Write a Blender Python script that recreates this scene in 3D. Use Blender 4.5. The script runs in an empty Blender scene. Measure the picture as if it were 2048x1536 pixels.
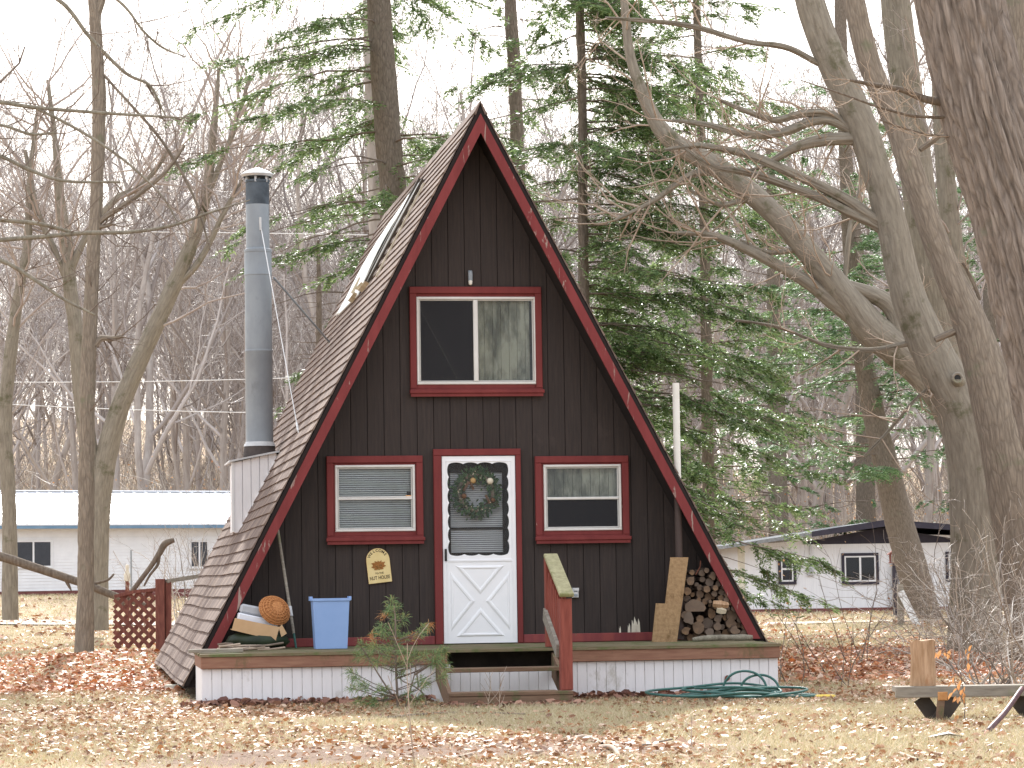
import bpy, bmesh, math, random
import numpy as np
from mathutils import Vector, Matrix

# ------------------------------------------------------------------ camera, sky, sun, exposure
SC = bpy.context.scene
COL = SC.collection
FPX, CZ = 5600.0, 1.20                      # focal length in photo pixels (2048 wide), eye height
PITCH = math.atan((1158.7 - 768) / FPX)
ROLL = 0.015
cp, sp, cr, sr = math.cos(PITCH), math.sin(PITCH), math.cos(ROLL), math.sin(ROLL)
FWD = np.array([0, cp, sp]); R0 = np.array([1.0, 0, 0]); U0 = np.array([0, -sp, cp])
UPV = U0 * cr + R0 * sr
RGT = R0 * cr - U0 * sr
CAM = np.array([0, 0, CZ])
cam_d = bpy.data.cameras.new('camera'); cam = bpy.data.objects.new('camera', cam_d); COL.objects.link(cam)
cam_d.sensor_width = 36; cam_d.lens = FPX / 2048 * 36; cam_d.clip_end = 3000; cam_d.clip_start = .1
cam.matrix_world = Matrix(((RGT[0], UPV[0], -FWD[0], 0), (RGT[1], UPV[1], -FWD[1], 0), (RGT[2], UPV[2], -FWD[2], CZ), (0, 0, 0, 1)))
SC.camera = cam

SUN_EL, SUN_AZ = math.radians(34.5), math.radians(-5)      # azimuth measured from +Y, negative = left
world = bpy.data.worlds.new('World'); SC.world = world; world.use_nodes = True
wn = world.node_tree; wn.nodes.clear()
wo = wn.nodes.new('ShaderNodeOutputWorld'); wb = wn.nodes.new('ShaderNodeBackground')
sky = wn.nodes.new('ShaderNodeTexSky'); sky.sky_type = 'NISHITA'; sky.sun_disc = False
sky.sun_elevation = SUN_EL; sky.sun_rotation = SUN_AZ
sky.air_density = 1.0; sky.dust_density = 4.0; sky.ozone_density = 1.0
veil = wn.nodes.new('ShaderNodeMix'); veil.data_type = 'RGBA'   # thin even white cloud over the whole sky
veil.inputs[0].default_value = 0.62
veil.inputs[7].default_value = (12.4, 12.8, 13.7, 1)
wn.links.new(sky.outputs[0], veil.inputs[6]); wn.links.new(veil.outputs[2], wb.inputs[0])
wb.inputs[1].default_value = 0.118
wn.links.new(wb.outputs[0], wo.inputs[0])
sl = bpy.data.lights.new('sun', 'SUN'); sun = bpy.data.objects.new('sun', sl); COL.objects.link(sun)
sl.energy = 5.0; sl.angle = math.radians(0.9); sl.color = (1, .97, .93)
sdir = Vector((math.sin(SUN_AZ) * math.cos(SUN_EL), math.cos(SUN_AZ) * math.cos(SUN_EL), math.sin(SUN_EL)))
sun.rotation_euler = sdir.to_track_quat('Z', 'Y').to_euler()
SC.view_settings.view_transform = 'Standard'; SC.view_settings.look = 'None'
SC.view_settings.gamma = 1; SC.view_settings.use_curve_mapping = False
SC.view_settings.exposure = 0.65
SC.cycles.use_denoising = True
SC.cycles.max_bounces = 8; SC.cycles.transparent_max_bounces = 16
SC.cycles.caustics_reflective = False; SC.cycles.caustics_refractive = False

# ------------------------------------------------------------------ pixel <-> place helpers (photo is 2048 x 1536)
def ray(px, py): return FWD + RGT * ((px - 1024) / FPX) + UPV * ((768 - py) / FPX)
def P(px, py, Y):
    d = ray(px, py); return CAM + d * (Y / d[1])
def pxm(Y): return Y / FPX                       # metres per photo pixel at depth Y
def sstep(x): x = np.clip(x, 0, 1); return x * x * (3 - 2 * x)

def _h(ix, iy, iz, s):
    n = (ix * 374761393 + iy * 668265263 + iz * 2147483647 + s * 974634777) & 0xffffffff
    n = ((n ^ (n >> 13)) * 1274126177) & 0xffffffff
    n = n ^ (n >> 16)
    return (n & 0xffff) / 65535.0
def vnoise(p, s=0):
    p = np.asarray(p, float)
    i = np.floor(p).astype(np.int64); f = p - i; f = f * f * (3 - 2 * f); r = 0
    for dx in (0, 1):
        for dy in (0, 1):
            for dz in (0, 1):
                w = (f[..., 0] if dx else 1 - f[..., 0]) * (f[..., 1] if dy else 1 - f[..., 1]) * (f[..., 2] if dz else 1 - f[..., 2])
                r = r + w * _h(i[..., 0] + dx, i[..., 1] + dy, i[..., 2] + dz, s)
    return r
def n2(x, y, sc, s=0):
    x = np.asarray(x, float); y = np.asarray(y, float)
    return vnoise(np.stack([x * sc, y * sc, np.zeros_like(x) + .37], -1), s)

def gz(x, y):
    x = np.asarray(x, float); y = np.asarray(y, float)
    s = sstep((y - 55) / 42)
    z = np.clip((3 - x) / 18, 0, 1) * .9 * s
    z = z + np.where(y > 112, 1, 0) * 18 * sstep((y - 112) / 210) * (0.72 + .28 * sstep((20 - x) / 60)) * (.9 + .2 * n2(x, y, .02, 5))
    z = z + .16 * np.exp(-(((x + 6.0) / 1.6) ** 2 + ((y - 42) / 4) ** 2))
    z = z + .10 * np.exp(-(((x - 5.6) / 1.3) ** 2 + ((y - 38) / 5) ** 2))
    near = np.exp(-((x / 4.2) ** 4 + ((y - 27.2) / 2.4) ** 4))          # levelled ground along the cabin front
    z = z + ((n2(x, y, .6, 1) - .5) * .05 + (n2(x, y, 2.2, 2) - .5) * .018) * (1 - .85 * near) - .03 * near
    return z
def gp(px, py):                                     # where a pixel's ray meets the ground
    d = ray(px, py); s = np.linspace(8, 130, 2441); q = CAM[None] + d[None] * s[:, None]
    b = q[:, 2] <= gz(q[:, 0], q[:, 1]); return q[int(np.argmax(b)) if b.any() else -1]

# ------------------------------------------------------------------ scene helpers
def tag(o, label, cat=None, group=None, kind=None):
    if label: o['label'] = label
    if cat: o['category'] = cat
    if group: o['group'] = group
    if kind: o['kind'] = kind
    return o
def link(o, parent=None):
    COL.objects.link(o)
    if parent is not None: o.parent = parent
    return o
def empty(name, loc=(0, 0, 0), rz=0):
    o = bpy.data.objects.new(name, None); COL.objects.link(o)
    o.location = tuple(float(c) for c in loc); o.rotation_euler = (0, 0, rz); o.empty_display_size = .2
    return o
def obj(name, VF, mat, parent=None, smooth=False, mats=None, fm=None):
    V, F = VF
    me = bpy.data.meshes.new(name)
    me.from_pydata([tuple(map(float, v)) for v in V], [], [tuple(int(i) for i in f) for f in F])
    for m in (mats or [mat]): me.materials.append(m)
    if fm is not None: me.polygons.foreach_set('material_index', np.array(fm, dtype=np.int32))
    if smooth: me.polygons.foreach_set('use_smooth', np.ones(len(F), dtype=bool))
    me.update()
    return link(bpy.data.objects.new(name, me), parent)
def npmesh(name, V, F, mat, parent=None, smooth=False, uv=None):
    V = np.asarray(V, np.float32); F = np.asarray(F, np.int32); k = F.shape[1]
    me = bpy.data.meshes.new(name)
    me.vertices.add(len(V)); me.vertices.foreach_set('co', V.ravel())
    me.loops.add(F.size); me.loops.foreach_set('vertex_index', F.ravel())
    me.polygons.add(len(F)); me.polygons.foreach_set('loop_start', np.arange(len(F), dtype=np.int32) * k)
    if smooth: me.polygons.foreach_set('use_smooth', np.ones(len(F), dtype=bool))
    if uv is not None: me.uv_layers.new(name='UVMap').data.foreach_set('uv', np.asarray(uv, np.float32)[F.ravel()].ravel())
    me.materials.append(mat); me.update(calc_edges=True)
    return link(bpy.data.objects.new(name, me), parent)
def merge(*parts):
    V, F = [], []
    for v, f in parts:
        n = len(V); V += list(v); F += [tuple(i + n for i in q) for q in f]
    return V, F
def box(x0, x1, y0, y1, z0, z1):
    V = [(x0, y0, z0), (x1, y0, z0), (x1, y1, z0), (x0, y1, z0), (x0, y0, z1), (x1, y0, z1), (x1, y1, z1), (x0, y1, z1)]
    return V, [(0, 3, 2, 1), (4, 5, 6, 7), (0, 1, 5, 4), (1, 2, 6, 5), (2, 3, 7, 6), (3, 0, 4, 7)]
def bbox(x0, x1, y0, y1, z0, z1, b=.006):           # box with chamfered front (low y) edges
    V = [(x0, y0 + b, z0), (x1, y0 + b, z0), (x1, y1, z0), (x0, y1, z0), (x0, y0 + b, z1), (x1, y0 + b, z1), (x1, y1, z1), (x0, y1, z1),
         (x0 + b, y0, z0 + b), (x1 - b, y0, z0 + b), (x1 - b, y0, z1 - b), (x0 + b, y0, z1 - b)]
    return V, [(0, 3, 2, 1), (4, 5, 6, 7), (1, 2, 6, 5), (2, 3, 7, 6), (3, 0, 4, 7), (8, 9, 10, 11), (0, 1, 9, 8), (1, 5, 10, 9), (5, 4, 11, 10), (4, 0, 8, 11)]
def prism(poly, y0, y1):                            # polygon in (x,z), extruded along y; poly counter-clockwise seen from -y
    n = len(poly)
    V = [(x, y0, z) for x, z in poly] + [(x, y1, z) for x, z in poly]
    return V, [tuple(range(n)), tuple(range(2 * n - 1, n - 1, -1))] + [(i + n, (i + 1) % n + n, (i + 1) % n, i) for i in range(n)]
def bar(p, q, w, h, up=(0, 0, 1)):                  # rectangular bar from p to q
    p, q = Vector([float(c) for c in p]), Vector([float(c) for c in q]); d = (q - p).normalized(); u = Vector(up)
    s = d.cross(u).normalized(); t = s.cross(d).normalized()
    V = []
    for c in (p, q):
        for a, b in ((-1, -1), (1, -1), (1, 1), (-1, 1)): V.append(tuple(c + s * (a * w / 2) + t * (b * h / 2)))
    return V, [(0, 1, 2, 3), (7, 6, 5, 4), (0, 4, 5, 1), (1, 5, 6, 2), (2, 6, 7, 3), (3, 7, 4, 0)]
def lathe(prof, n=20, c=(0, 0)):                    # prof (r,z) pairs
    V, F = [], []
    for r, z in prof:
        for i in range(n):
            a = 2 * math.pi * i / n; V.append((c[0] + r * math.cos(a), c[1] + r * math.sin(a), z))
    for k in range(len(prof) - 1):
        for i in range(n):
            j = (i + 1) % n; F.append((k * n + i, k * n + j, (k + 1) * n + j, (k + 1) * n + i))
    return V, F
def catmull(pts, k):
    P_ = np.asarray(pts, float); P_ = np.vstack([2 * P_[0] - P_[1], P_, 2 * P_[-1] - P_[-2]]); out = []
    for i in range(1, len(P_) - 2):
        a, b, c, d = P_[i - 1], P_[i], P_[i + 1], P_[i + 2]
        for j in range(k):
            t = j / k; out.append(.5 * (2 * b + (c - a) * t + (2 * a - 5 * b + 4 * c - d) * t * t + (3 * b - a - 3 * c + d) * t ** 3))
    out.append(P_[-2]); return np.array(out)
def tube(pts, rad, sides, cap=False):
    pts = np.asarray(pts, float); n = len(pts); rad = np.broadcast_to(np.asarray(rad, float), (n,))
    t = np.gradient(pts, axis=0); t /= np.linalg.norm(t, axis=1, keepdims=True) + 1e-9
    m = np.abs(t.mean(0)); ref = np.zeros(3); ref[int(np.argmin(m))] = 1
    a = np.cross(t, ref); a /= np.linalg.norm(a, axis=1, keepdims=True) + 1e-9; b = np.cross(t, a)
    ang = np.arange(sides) * 2 * math.pi / sides
    V = (pts[:, None] + rad[:, None, None] * (np.cos(ang)[None, :, None] * a[:, None] + np.sin(ang)[None, :, None] * b[:, None])).reshape(-1, 3)
    i = np.arange(n - 1)[:, None] * sides; j = np.arange(sides)[None]; j2 = (j + 1) % sides
    F = np.stack([i + j, i + j2, i + sides + j2, i + sides + j], -1).reshape(-1, 4)
    return V, F
def tubes(lst):
    Vs, Fs, o = [], [], 0
    for pts, rad, sides in lst:
        v, f = tube(pts, rad, sides); Vs.append(v); Fs.append(f + o); o += len(v)
    return np.vstack(Vs), np.vstack(Fs)
def capped(pts, rad, sides):                        # closed tube as python lists
    V, F = tube(pts, rad, sides); n = len(pts)
    return [tuple(v) for v in V], [tuple(f) for f in F] + [tuple(range(sides - 1, -1, -1)), tuple(range((n - 1) * sides, n * sides))]
def sm(o, ang=.7):
    o.data.polygons.foreach_set('use_smooth', np.ones(len(o.data.polygons), dtype=bool))
    try: o.data.set_sharp_from_angle(angle=ang)
    except Exception: pass
    return o

# ------------------------------------------------------------------ materials
def rgb(h):
    c = [int(h[i:i + 2], 16) / 255 for i in (0, 2, 4)]
    return tuple(x / 12.92 if x < .04045 else ((x + .055) / 1.055) ** 2.4 for x in c) + (1,)
class MT:
    def __init__(s, name, rough=.8, spec=.3):
        s.m = bpy.data.materials.new(name); s.m.use_nodes = True; s.t = s.m.node_tree
        s.b = s.t.nodes['Principled BSDF']; s.b.inputs['Roughness'].default_value = rough
        s.b.inputs['Specular IOR Level'].default_value = spec; s.out = s.t.nodes['Material Output']
        s._tc = None
    def n(s, typ, **k):
        q = s.t.nodes.new(typ)
        for a, b in k.items(): setattr(q, a, b)
        return q
    def l(s, a, b): s.t.links.new(a, b)
    def tc(s, scale=(1, 1, 1), coord='Object', rot=(0, 0, 0)):
        if s._tc is None: s._tc = s.n('ShaderNodeTexCoord')
        mp = s.n('ShaderNodeMapping'); mp.inputs['Scale'].default_value = scale; mp.inputs['Rotation'].default_value = rot
        s.l(s._tc.outputs[coord], mp.inputs[0]); return mp.outputs[0]
    def noise(s, scale, vec=None, detail=5, rough=.6, dist=0):
        q = s.n('ShaderNodeTexNoise'); q.inputs['Scale'].default_value = scale; q.inputs['Detail'].default_value = detail
        q.inputs['Roughness'].default_value = rough; q.inputs['Distortion'].default_value = dist
        if vec is not None: s.l(vec, q.inputs['Vector'])
        return q.outputs[0]
    def ramp(s, fac, stops, interp='LINEAR'):
        q = s.n('ShaderNodeValToRGB'); q.color_ramp.interpolation = interp; e = q.color_ramp.elements
        while len(e) < len(stops): e.new(.5)
        for i, (p, c) in enumerate(stops): e[i].position = p; e[i].color = c if len(c) == 4 else (*c, 1)
        s.l(fac, q.inputs[0]); return q.outputs[0]
    def mix(s, fac, a, b, mode='MIX'):
        q = s.n('ShaderNodeMix', data_type='RGBA', blend_type=mode)
        for v, i in ((fac, 0), (a, 6), (b, 7)):
            if hasattr(v, 'default_value') and hasattr(v, 'links'): s.l(v, q.inputs[i])
            elif i == 0: q.inputs[0].default_value = v
            else: q.inputs[i].default_value = v
        return q.outputs[2]
    def math(s, op, a, b=0.):
        q = s.n('ShaderNodeMath', operation=op)
        for v, i in ((a, 0), (b, 1)):
            if hasattr(v, 'links'): s.l(v, q.inputs[i])
            else: q.inputs[i].default_value = v
        return q.outputs[0]
    def color(s, c):
        if hasattr(c, 'links'): s.l(c, s.b.inputs['Base Color'])
        else: s.b.inputs['Base Color'].default_value = c
        return s
    def bump(s, h, strength=.4, dist=.01):
        q = s.n('ShaderNodeBump'); q.inputs['Strength'].default_value = strength; q.inputs['Distance'].default_value = dist
        s.l(h, q.inputs['Height']); s.l(q.outputs[0], s.b.inputs['Normal']); return s
    def island(s):
        return s.n('ShaderNodeNewGeometry').outputs['Random Per Island']
    def orand(s):
        return s.n('ShaderNodeObjectInfo').outputs['Random']
M = {}
def simple(name, c1, c2, scale=6, rough=.8, stretch=(1, 1, 1), bumps=.3, bd=.006, lo=.35, hi=.65, spec=.3, fine=0, dirt=None):
    m = MT(name, rough, spec); v = m.tc(stretch)
    nz = m.noise(scale, v, 6, .62)
    col = m.ramp(nz, [(lo, rgb(c1)), (hi, rgb(c2))])
    if dirt:
        d = m.noise(dirt[1], m.tc((1, 1, .6)), 6, .7); col = m.mix(m.ramp(d, [(dirt[2], (0, 0, 0)), (dirt[2] + .12, (1, 1, 1))]), col, rgb(dirt[0]))
    m.color(col)
    if bumps: m.bump(m.noise(scale * (fine or 3), v, 6, .7), bumps, bd)
    M[name] = m.m; return m

simple('brown_siding', '312a28', '3c332f', 3, .75, (14, 14, .8), .35, .004, dirt=('463c38', 1.6, .60))
def board_tone(name, amt):
    m = M[name]; t = m.node_tree; b = t.nodes['Principled BSDF']; src = b.inputs['Base Color'].links[0].from_socket
    oi = t.nodes.new('ShaderNodeObjectInfo'); mr_ = t.nodes.new('ShaderNodeMapRange'); mr_.inputs[3].default_value = 1 - amt; mr_.inputs[4].default_value = 1 + amt
    hs = t.nodes.new('ShaderNodeHueSaturation'); t.links.new(oi.outputs['Random'], mr_.inputs[0]); t.links.new(mr_.outputs[0], hs.inputs['Value']); t.links.new(src, hs.inputs['Color']); t.links.new(hs.outputs[0], b.inputs['Base Color'])
board_tone('brown_siding', .10)
simple('groove_brown', '1d1716', '241c1b', 3)
simple('soffit_dark', '221c1b', '2a2321', 4, .9)
simple('white_paint', 'dddddc', 'e6e6e4', 4, .5, dirt=('c9c7c0', 2.5, .63))
simple('door_white', 'e9eaec', 'f0f0f1', 3, .35, bumps=0, spec=.5)
simple('skirt_white', 'e2e0e0', 'e9e7e7', 3, .6, (6, 6, 1), .2, dirt=('bcb8b0', 3.2, .6))
simple('vinyl_white', 'e8e7e6', 'f0efee', 3, .5, bumps=0)
simple('alu_white', 'cfccc6', 'dad8d3', 5, .4, bumps=0, spec=.5)
simple('bark_grey', '726b5e', '9d9685', 3.0, .95, (5, 5, 1.3), .9, .02, .3, .7, fine=4, dirt=('6a6750', 1.3, .56))
simple('bark_brown', '62564b', '8c7f70', 3.5, .95, (8, 8, 1.0), .9, .02, .3, .7, fine=4)
simple('bark_furrow', '776a61', '9d8f84', 6, .95, (5.5, 5.5, .9), 1.0, .03, .34, .64, fine=3, dirt=('7b7d70', 1.4, .6))
simple('bark_far', '958b84', 'b5ada6', 1.5, .95, (3, 3, .6), .3, .03)
simple('twig_far', '9a8d85', 'b8ada6', 1.5, .95, bumps=0)
simple('twig_tan', '9c8a79', 'bdab99', 4, .9, bumps=0)
simple('twig_dark', '655850', '857769', 4, .9, bumps=0)
simple('bark_conifer', '5e544a', '82776a', 3, .95, (6, 6, 1.2), .8, .02)
simple('wood_grey', '7f776c', '9c9588', 3, .9, (1.5, 12, 12), .4, .004, dirt=('7c7f5c', 3, .58))
simple('wood_deck', '6b6048', '857a61', 4, .9, (.8, 14, 14), .4, .004, dirt=('5f6840', 3, .5))
simple('wood_moss', '8d8767', 'aaa37f', 5, .9, (4, 4, 4), .4, .004, dirt=('7f7f55', 6, .52))
simple('wood_step', '6f5847', '836b57', 4, .9, (1.2, 12, 12), .4, .004, dirt=('59603e', 4, .52))
simple('stain_red', '7c3f35', '955245', 4, .8, (10, 10, 1), .4, .004, dirt=('6b4a3c', 3, .6))
simple('fascia_brown', '85604f', '99745f', 4, .85, (1, 10, 10), .4, .004, dirt=('5d5a3c', 2.2, .53))
simple('fence_red', '6b4039', '86564a', 4, .9, (8, 8, 1.5), .4, .004)
simple('osb', '8f7454', 'ab8d69', 26, .85, (1, 1, 1), .3, .003, dirt=('7d6243', 9, .55))
simple('cardboard', 'bb9872', 'c9a781', 3, .9, bumps=0)
simple('foam_white', 'd6d8df', 'e2e3e8', 3, .7, bumps=.1)
simple('lid_grey', 'a3a4a8', 'b4b5b8', 3, .6, bumps=0)
simple('bag_green', '1c2419', '2f3a28', 5, .5)
simple('wicker', '9c6238', 'c58a55', 60, .7, (1, 1, 3), .6, .004)
simple('bin_blue', '86a4d2', '90acd8', 2, .45, bumps=0, spec=.4)
simple('chimney_grey', '858c92', '939a9f', 5, .45, (1, 1, .5), .15, .003, spec=.45, dirt=('7b8186', 3, .6))
simple('soot', '3c4248', '5d666e', 3, .7, bumps=.1)
simple('collar_black', '37302e', '4e4541', 6, .7)
simple('galv', 'b9babb', 'cfcfce', 8, .4, bumps=.1, spec=.5)
simple('pipe_white', 'dad8cf', 'e5e3dc', 4, .5, bumps=0)
simple('pipe_brown', '463a36', '4f423d', 4, .7, bumps=0)
simple('fibreglass', 'e7ece8', 'f0f3f1', 2, .45, (1, 1, 1), .1)
simple('dark_wood', '3f3a35', '554d45', 4, .9)
simple('black_metal', '222222', '303030', 5, .5, bumps=0)
simple('hose_green', '2b5650', '46736a', 8, .45, bumps=0, spec=.45)
simple('yellow_plastic', 'd7b62c', 'e0c24a', 5, .5, bumps=0)
simple('sign_cream', 'd9c287', 'e3cf99', 6, .7, bumps=0)
simple('ink_brown', '3d2d1c', '4a3825', 6, .7, bumps=0)
simple('leaf_brown', '8a5a2a', 'a06c38', 12, .7, bumps=0)
simple('acorn', 'b98a4f', '6f4c28', 20, .5, bumps=0)
simple('pumpkin_cream', 'd8cfbc', 'c9bda6', 8, .6, bumps=0)
simple('pumpkin_tan', 'a58658', 'b8996c', 8, .6, bumps=0)
simple('ribbon_brown', '5f4533', '7b5c45', 10, .7)
simple('berry', 'd9d2bd', 'c4b690', 8, .4, bumps=0)
simple('blind_white', 'cfcfd0', 'd9d9da', 3, .6, bumps=0)
simple('reflection_curtain', '66675d', 'b5b4a6', 3, .9, (2.5, 2.5, .8), .3, lo=.38, hi=.62)  # curtain cloth, its mottled tones painted to imitate tree reflections in the panes
simple('interior_dark', '2b2725', '352f2c', 3, .9, bumps=0)
simple('roof_metal', 'f0f2f5', 'f6f7f8', 2, .4, bumps=0, spec=.5)
simple('gutter_blue', '6b8aa3', '7d99b0', 2, .5, bumps=0)
simple('foundation_red', '6f4440', '835450', 3, .9)
simple('trim_dark', '33303a', '3e3a44', 3, .7, bumps=0)
simple('roof_asphalt', '77797a', '8f9090', 10, .95)
simple('panel_white', 'e6e5e6', 'eeeded', 2, .6, (10, 10, .5), .1)
simple('gravel', 'b3a99d', 'c6bbae', 30, .95, dirt=('a2978a', 2, .6))
simple('bulb', 'dcd8cc', 'e6e2d8', 3, .3, bumps=0)
simple('wire_white', 'd8d8d6', 'e4e4e2', 3, .5, bumps=0)
simple('plaster', 'cfc7b4', 'e0d9c8', 8, .9)
simple('moss', '6f7a35', '8a9140', 20, .95, bumps=.6)
simple('handle_dark', '4a3236', '6a4b4c', 6, .5, (6, 6, 1))
simple('rust', '7a4a3c', '93604e', 10, .8)
simple('end_orange', 'ad7a4c', 'c4925f', 12, .85)
simple('stump_wood', '98785a', 'c2a284', 4, .9, (8, 8, 1), .5, .006, dirt=('a57a57', 4, .58))
simple('leaf_orange', 'd08a4a', 'e3a868', 6, .6, bumps=0)

def bark_uv(name, c1, c2, crack, blotch, amt, sx=11, sy=2.4, bthr=.58, bsc=.9, bmp=.4):     # bark laid along the stem: plates, cracks, blotches
    m = MT(name, .92, .25); v = m.tc((1, 1, 1), 'UV'); w = m.noise(3, v, 4); q = m.n('ShaderNodeMix', data_type='VECTOR'); q.inputs[0].default_value = .12; m.l(v, q.inputs[4]); m.l(m.n('ShaderNodeTexNoise').outputs['Color'], q.inputs[5])
    nz_ = [n_ for n_ in m.t.nodes if n_.bl_idname == 'ShaderNodeTexNoise'][-1]; nz_.inputs['Scale'].default_value = 2.5; m.l(v, nz_.inputs['Vector'])
    mp = m.n('ShaderNodeMapping'); mp.inputs['Scale'].default_value = (sx, sy, 1); m.l(q.outputs[1], mp.inputs[0])
    vo = m.n('ShaderNodeTexVoronoi', feature='DISTANCE_TO_EDGE'); vo.inputs['Scale'].default_value = 1; m.l(mp.outputs[0], vo.inputs['Vector'])
    mp2 = m.n('ShaderNodeMapping'); mp2.inputs['Scale'].default_value = (sx * 1.6, sy * .8, 1); m.l(v, mp2.inputs[0])
    base = m.ramp(m.noise(1.2, mp2.outputs[0], 6, .65), [(.3, rgb(c1)), (.7, rgb(c2))])
    cr_ = m.ramp(vo.outputs['Distance'], [(.0, (1, 1, 1)), (.16, (0, 0, 0))]); base = m.mix(m.math('MULTIPLY', cr_, amt), base, rgb(crack))
    b_ = m.ramp(m.noise(bsc * 2, v, 6, .7), [(bthr, (0, 0, 0)), (bthr + .1, (.85, .85, .85))]); m.color(m.mix(b_, base, rgb(blotch)))
    h = m.math('ADD', m.ramp(vo.outputs['Distance'], [(.0, (0, 0, 0)), (.25, (1, 1, 1))]), m.math('MULTIPLY', m.noise(30, v), .5)); m.bump(h, bmp, .015); M[name] = m.m
bark_uv('bark_furrow_uv', '766b62', 'a09489', '50473f', '7d7c6e', .42, 26, 3.6, .60, bmp=.55)
bark_uv('bark_grey_uv', '756d61', '9b9384', '5f574c', '5c5a43', .16, 12, 3.0, .55, .8, .3)
bark_uv('bark_brown_uv', '74695d', '9d9181', '554c44', '767560', .35, 20, 4.0, .58)
bark_uv('bark_conifer_uv', '62584e', '877c6f', '453d36', '72705f', .35, 20, 7.0, .6)
def peel(name, red1, red2, wood, thr, sc=9, st=(1, 1, .35)):   # red paint flaking off bare wood
    m = MT(name, .7); v = m.tc(st)
    base = m.ramp(m.noise(3, m.tc((2, 2, .6)), 5), [(.35, rgb(red1)), (.65, rgb(red2))])
    k = m.ramp(m.noise(sc, v, 7, .68, .6), [(thr, (0, 0, 0)), (thr + .03, (1, 1, 1))])
    m.color(m.mix(k, base, rgb(wood))); m.bump(m.noise(20, v), .3, .004); M[name] = m.m
peel('red_trim', '6d2c2b', '7a3533', 'c8b9a9', .70, 14)
peel('red_rake', '702d2d', '7e3636', '98847a', .615, 8, (1.6, 1.6, .3))
peel('red_base', '74363a', '8a4540', '6c5745', .66, 8)

def shingle_mat():
    m = MT('shingle_brown', .9, .2); g = m.n('ShaderNodeTexCoord'); sx = m.n('ShaderNodeSeparateXYZ'); m.l(g.outputs['Object'], sx.inputs[0])
    t = m.math('FLOOR', m.math('ADD', m.math('DIVIDE', sx.outputs[1], .16), m.math('MULTIPLY', m.orand(), 57.0)))
    wn_ = m.n('ShaderNodeTexWhiteNoise', noise_dimensions='2D'); cb = m.n('ShaderNodeCombineXYZ'); m.l(t, cb.inputs[0]); m.l(m.orand(), cb.inputs[1]); m.l(cb.outputs[0], wn_.inputs['Vector'])
    c = m.ramp(wn_.outputs['Value'], [(0, rgb('584a44')), (.45, rgb('6a5a52')), (.8, rgb('7a695e')), (1, rgb('8e7d70'))])
    c = m.mix(m.math('MULTIPLY', m.noise(60, m.tc()), .35), c, rgb('8b7b72'))
    m.color(c); m.bump(m.noise(120, m.tc()), .4, .004); M['shingle_brown'] = m.m
shingle_mat()

def glass_mat(name, tint, refl=1.45, rough=.01):
    m = MT(name); t = m.t; t.nodes.remove(m.b)
    fr = m.n('ShaderNodeFresnel'); fr.inputs[0].default_value = refl
    tr = m.n('ShaderNodeBsdfTransparent'); tr.inputs[0].default_value = tint
    gl = m.n('ShaderNodeBsdfGlossy'); gl.inputs['Roughness'].default_value = rough
    wv = m.n('ShaderNodeBump'); wv.inputs['Strength'].default_value = .08; wv.inputs['Distance'].default_value = .02
    m.l(m.noise(3, m.tc()), wv.inputs['Height']); m.l(wv.outputs[0], gl.inputs['Normal'])
    mx = m.n('ShaderNodeMixShader'); m.l(fr.outputs[0], mx.inputs[0]); m.l(tr.outputs[0], mx.inputs[1]); m.l(gl.outputs[0], mx.inputs[2])
    m.l(mx.outputs[0], m.out.inputs[0]); M[name] = m.m
glass_mat('glass', (.93, .95, .94, 1), 1.38)
glass_mat('glass_door', (.95, .96, .96, 1), 1.25)
glass_mat('glass_far', (.6, .6, .62, 1), 1.4)
def screen_mat():
    m = MT('screen_mesh', .9); t = m.t; tr = m.n('ShaderNodeBsdfTransparent'); m.color((.03, .03, .033, 1))
    mx = m.n('ShaderNodeMixShader'); mx.inputs[0].default_value = .72
    m.l(tr.outputs[0], mx.inputs[1]); m.l(m.b.outputs[0], mx.inputs[2]); m.l(mx.outputs[0], m.out.inputs[0]); M['screen_mesh'] = m.m
screen_mat()
def leafy(name, cols, trans=.35, rough=.6, big=.0, spec=.25):
    m = MT(name, rough, spec); n = len(cols)
    c = m.ramp(m.island(), [((i + .5) / n, rgb(h)) for i, h in enumerate(cols)])
    if big:
        c = m.mix(m.ramp(m.noise(big, m.tc()), [(.42, (0, 0, 0)), (.62, (1, 1, 1))]), c, m.mix(.5, c, rgb(cols[0])))
    m.color(c); tb = m.n('ShaderNodeBsdfTranslucent'); m.l(c, tb.inputs[0])
    mx = m.n('ShaderNodeMixShader'); mx.inputs[0].default_value = trans
    m.l(m.b.outputs[0], mx.inputs[1]); m.l(tb.outputs[0], mx.inputs[2]); m.l(mx.outputs[0], m.out.inputs[0]); M[name] = m.m
leafy('needles', ['4d653c', '627c4a', '7b945b', '9bae78'], .45, .42, big=.8)
leafy('needles_pine', ['4b6a45', '5d7f52', '749763', '94ad7a'], .4, .45, big=.8)
leafy('needles_sapling', ['5f7d52', '708d5f', '86a070', '97a870', 'a39f6a'], .35)
leafy('litter', ['75523c', '8f664a', 'a67d5d', 'b89274', 'c6a68c', '9c653c', 'b07e55', 'd4bca4'], .18, .5, spec=.35)
leafy('litter_rust', ['7d4f38', '9c6244', 'b97a56', 'c98f6c', 'd3a888', 'a85c34', 'c07c4c', 'deC4ae'.lower()], .18, .5, spec=.35)
leafy('litter_dark', ['6b4a42', '85604f', 'a07562', 'b48d79'], .15)
leafy('grass_dry', ['b3a583', 'c4b695', 'd6caae', 'b9ad86', 'a5a078', 'ccbfa2'], .3)
leafy('brush_mix', ['75695f', '96897d', 'afa294', 'c2b6a8', '8b7b6c', 'a79f99', 'd0c6b9'], .0, .5)
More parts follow.
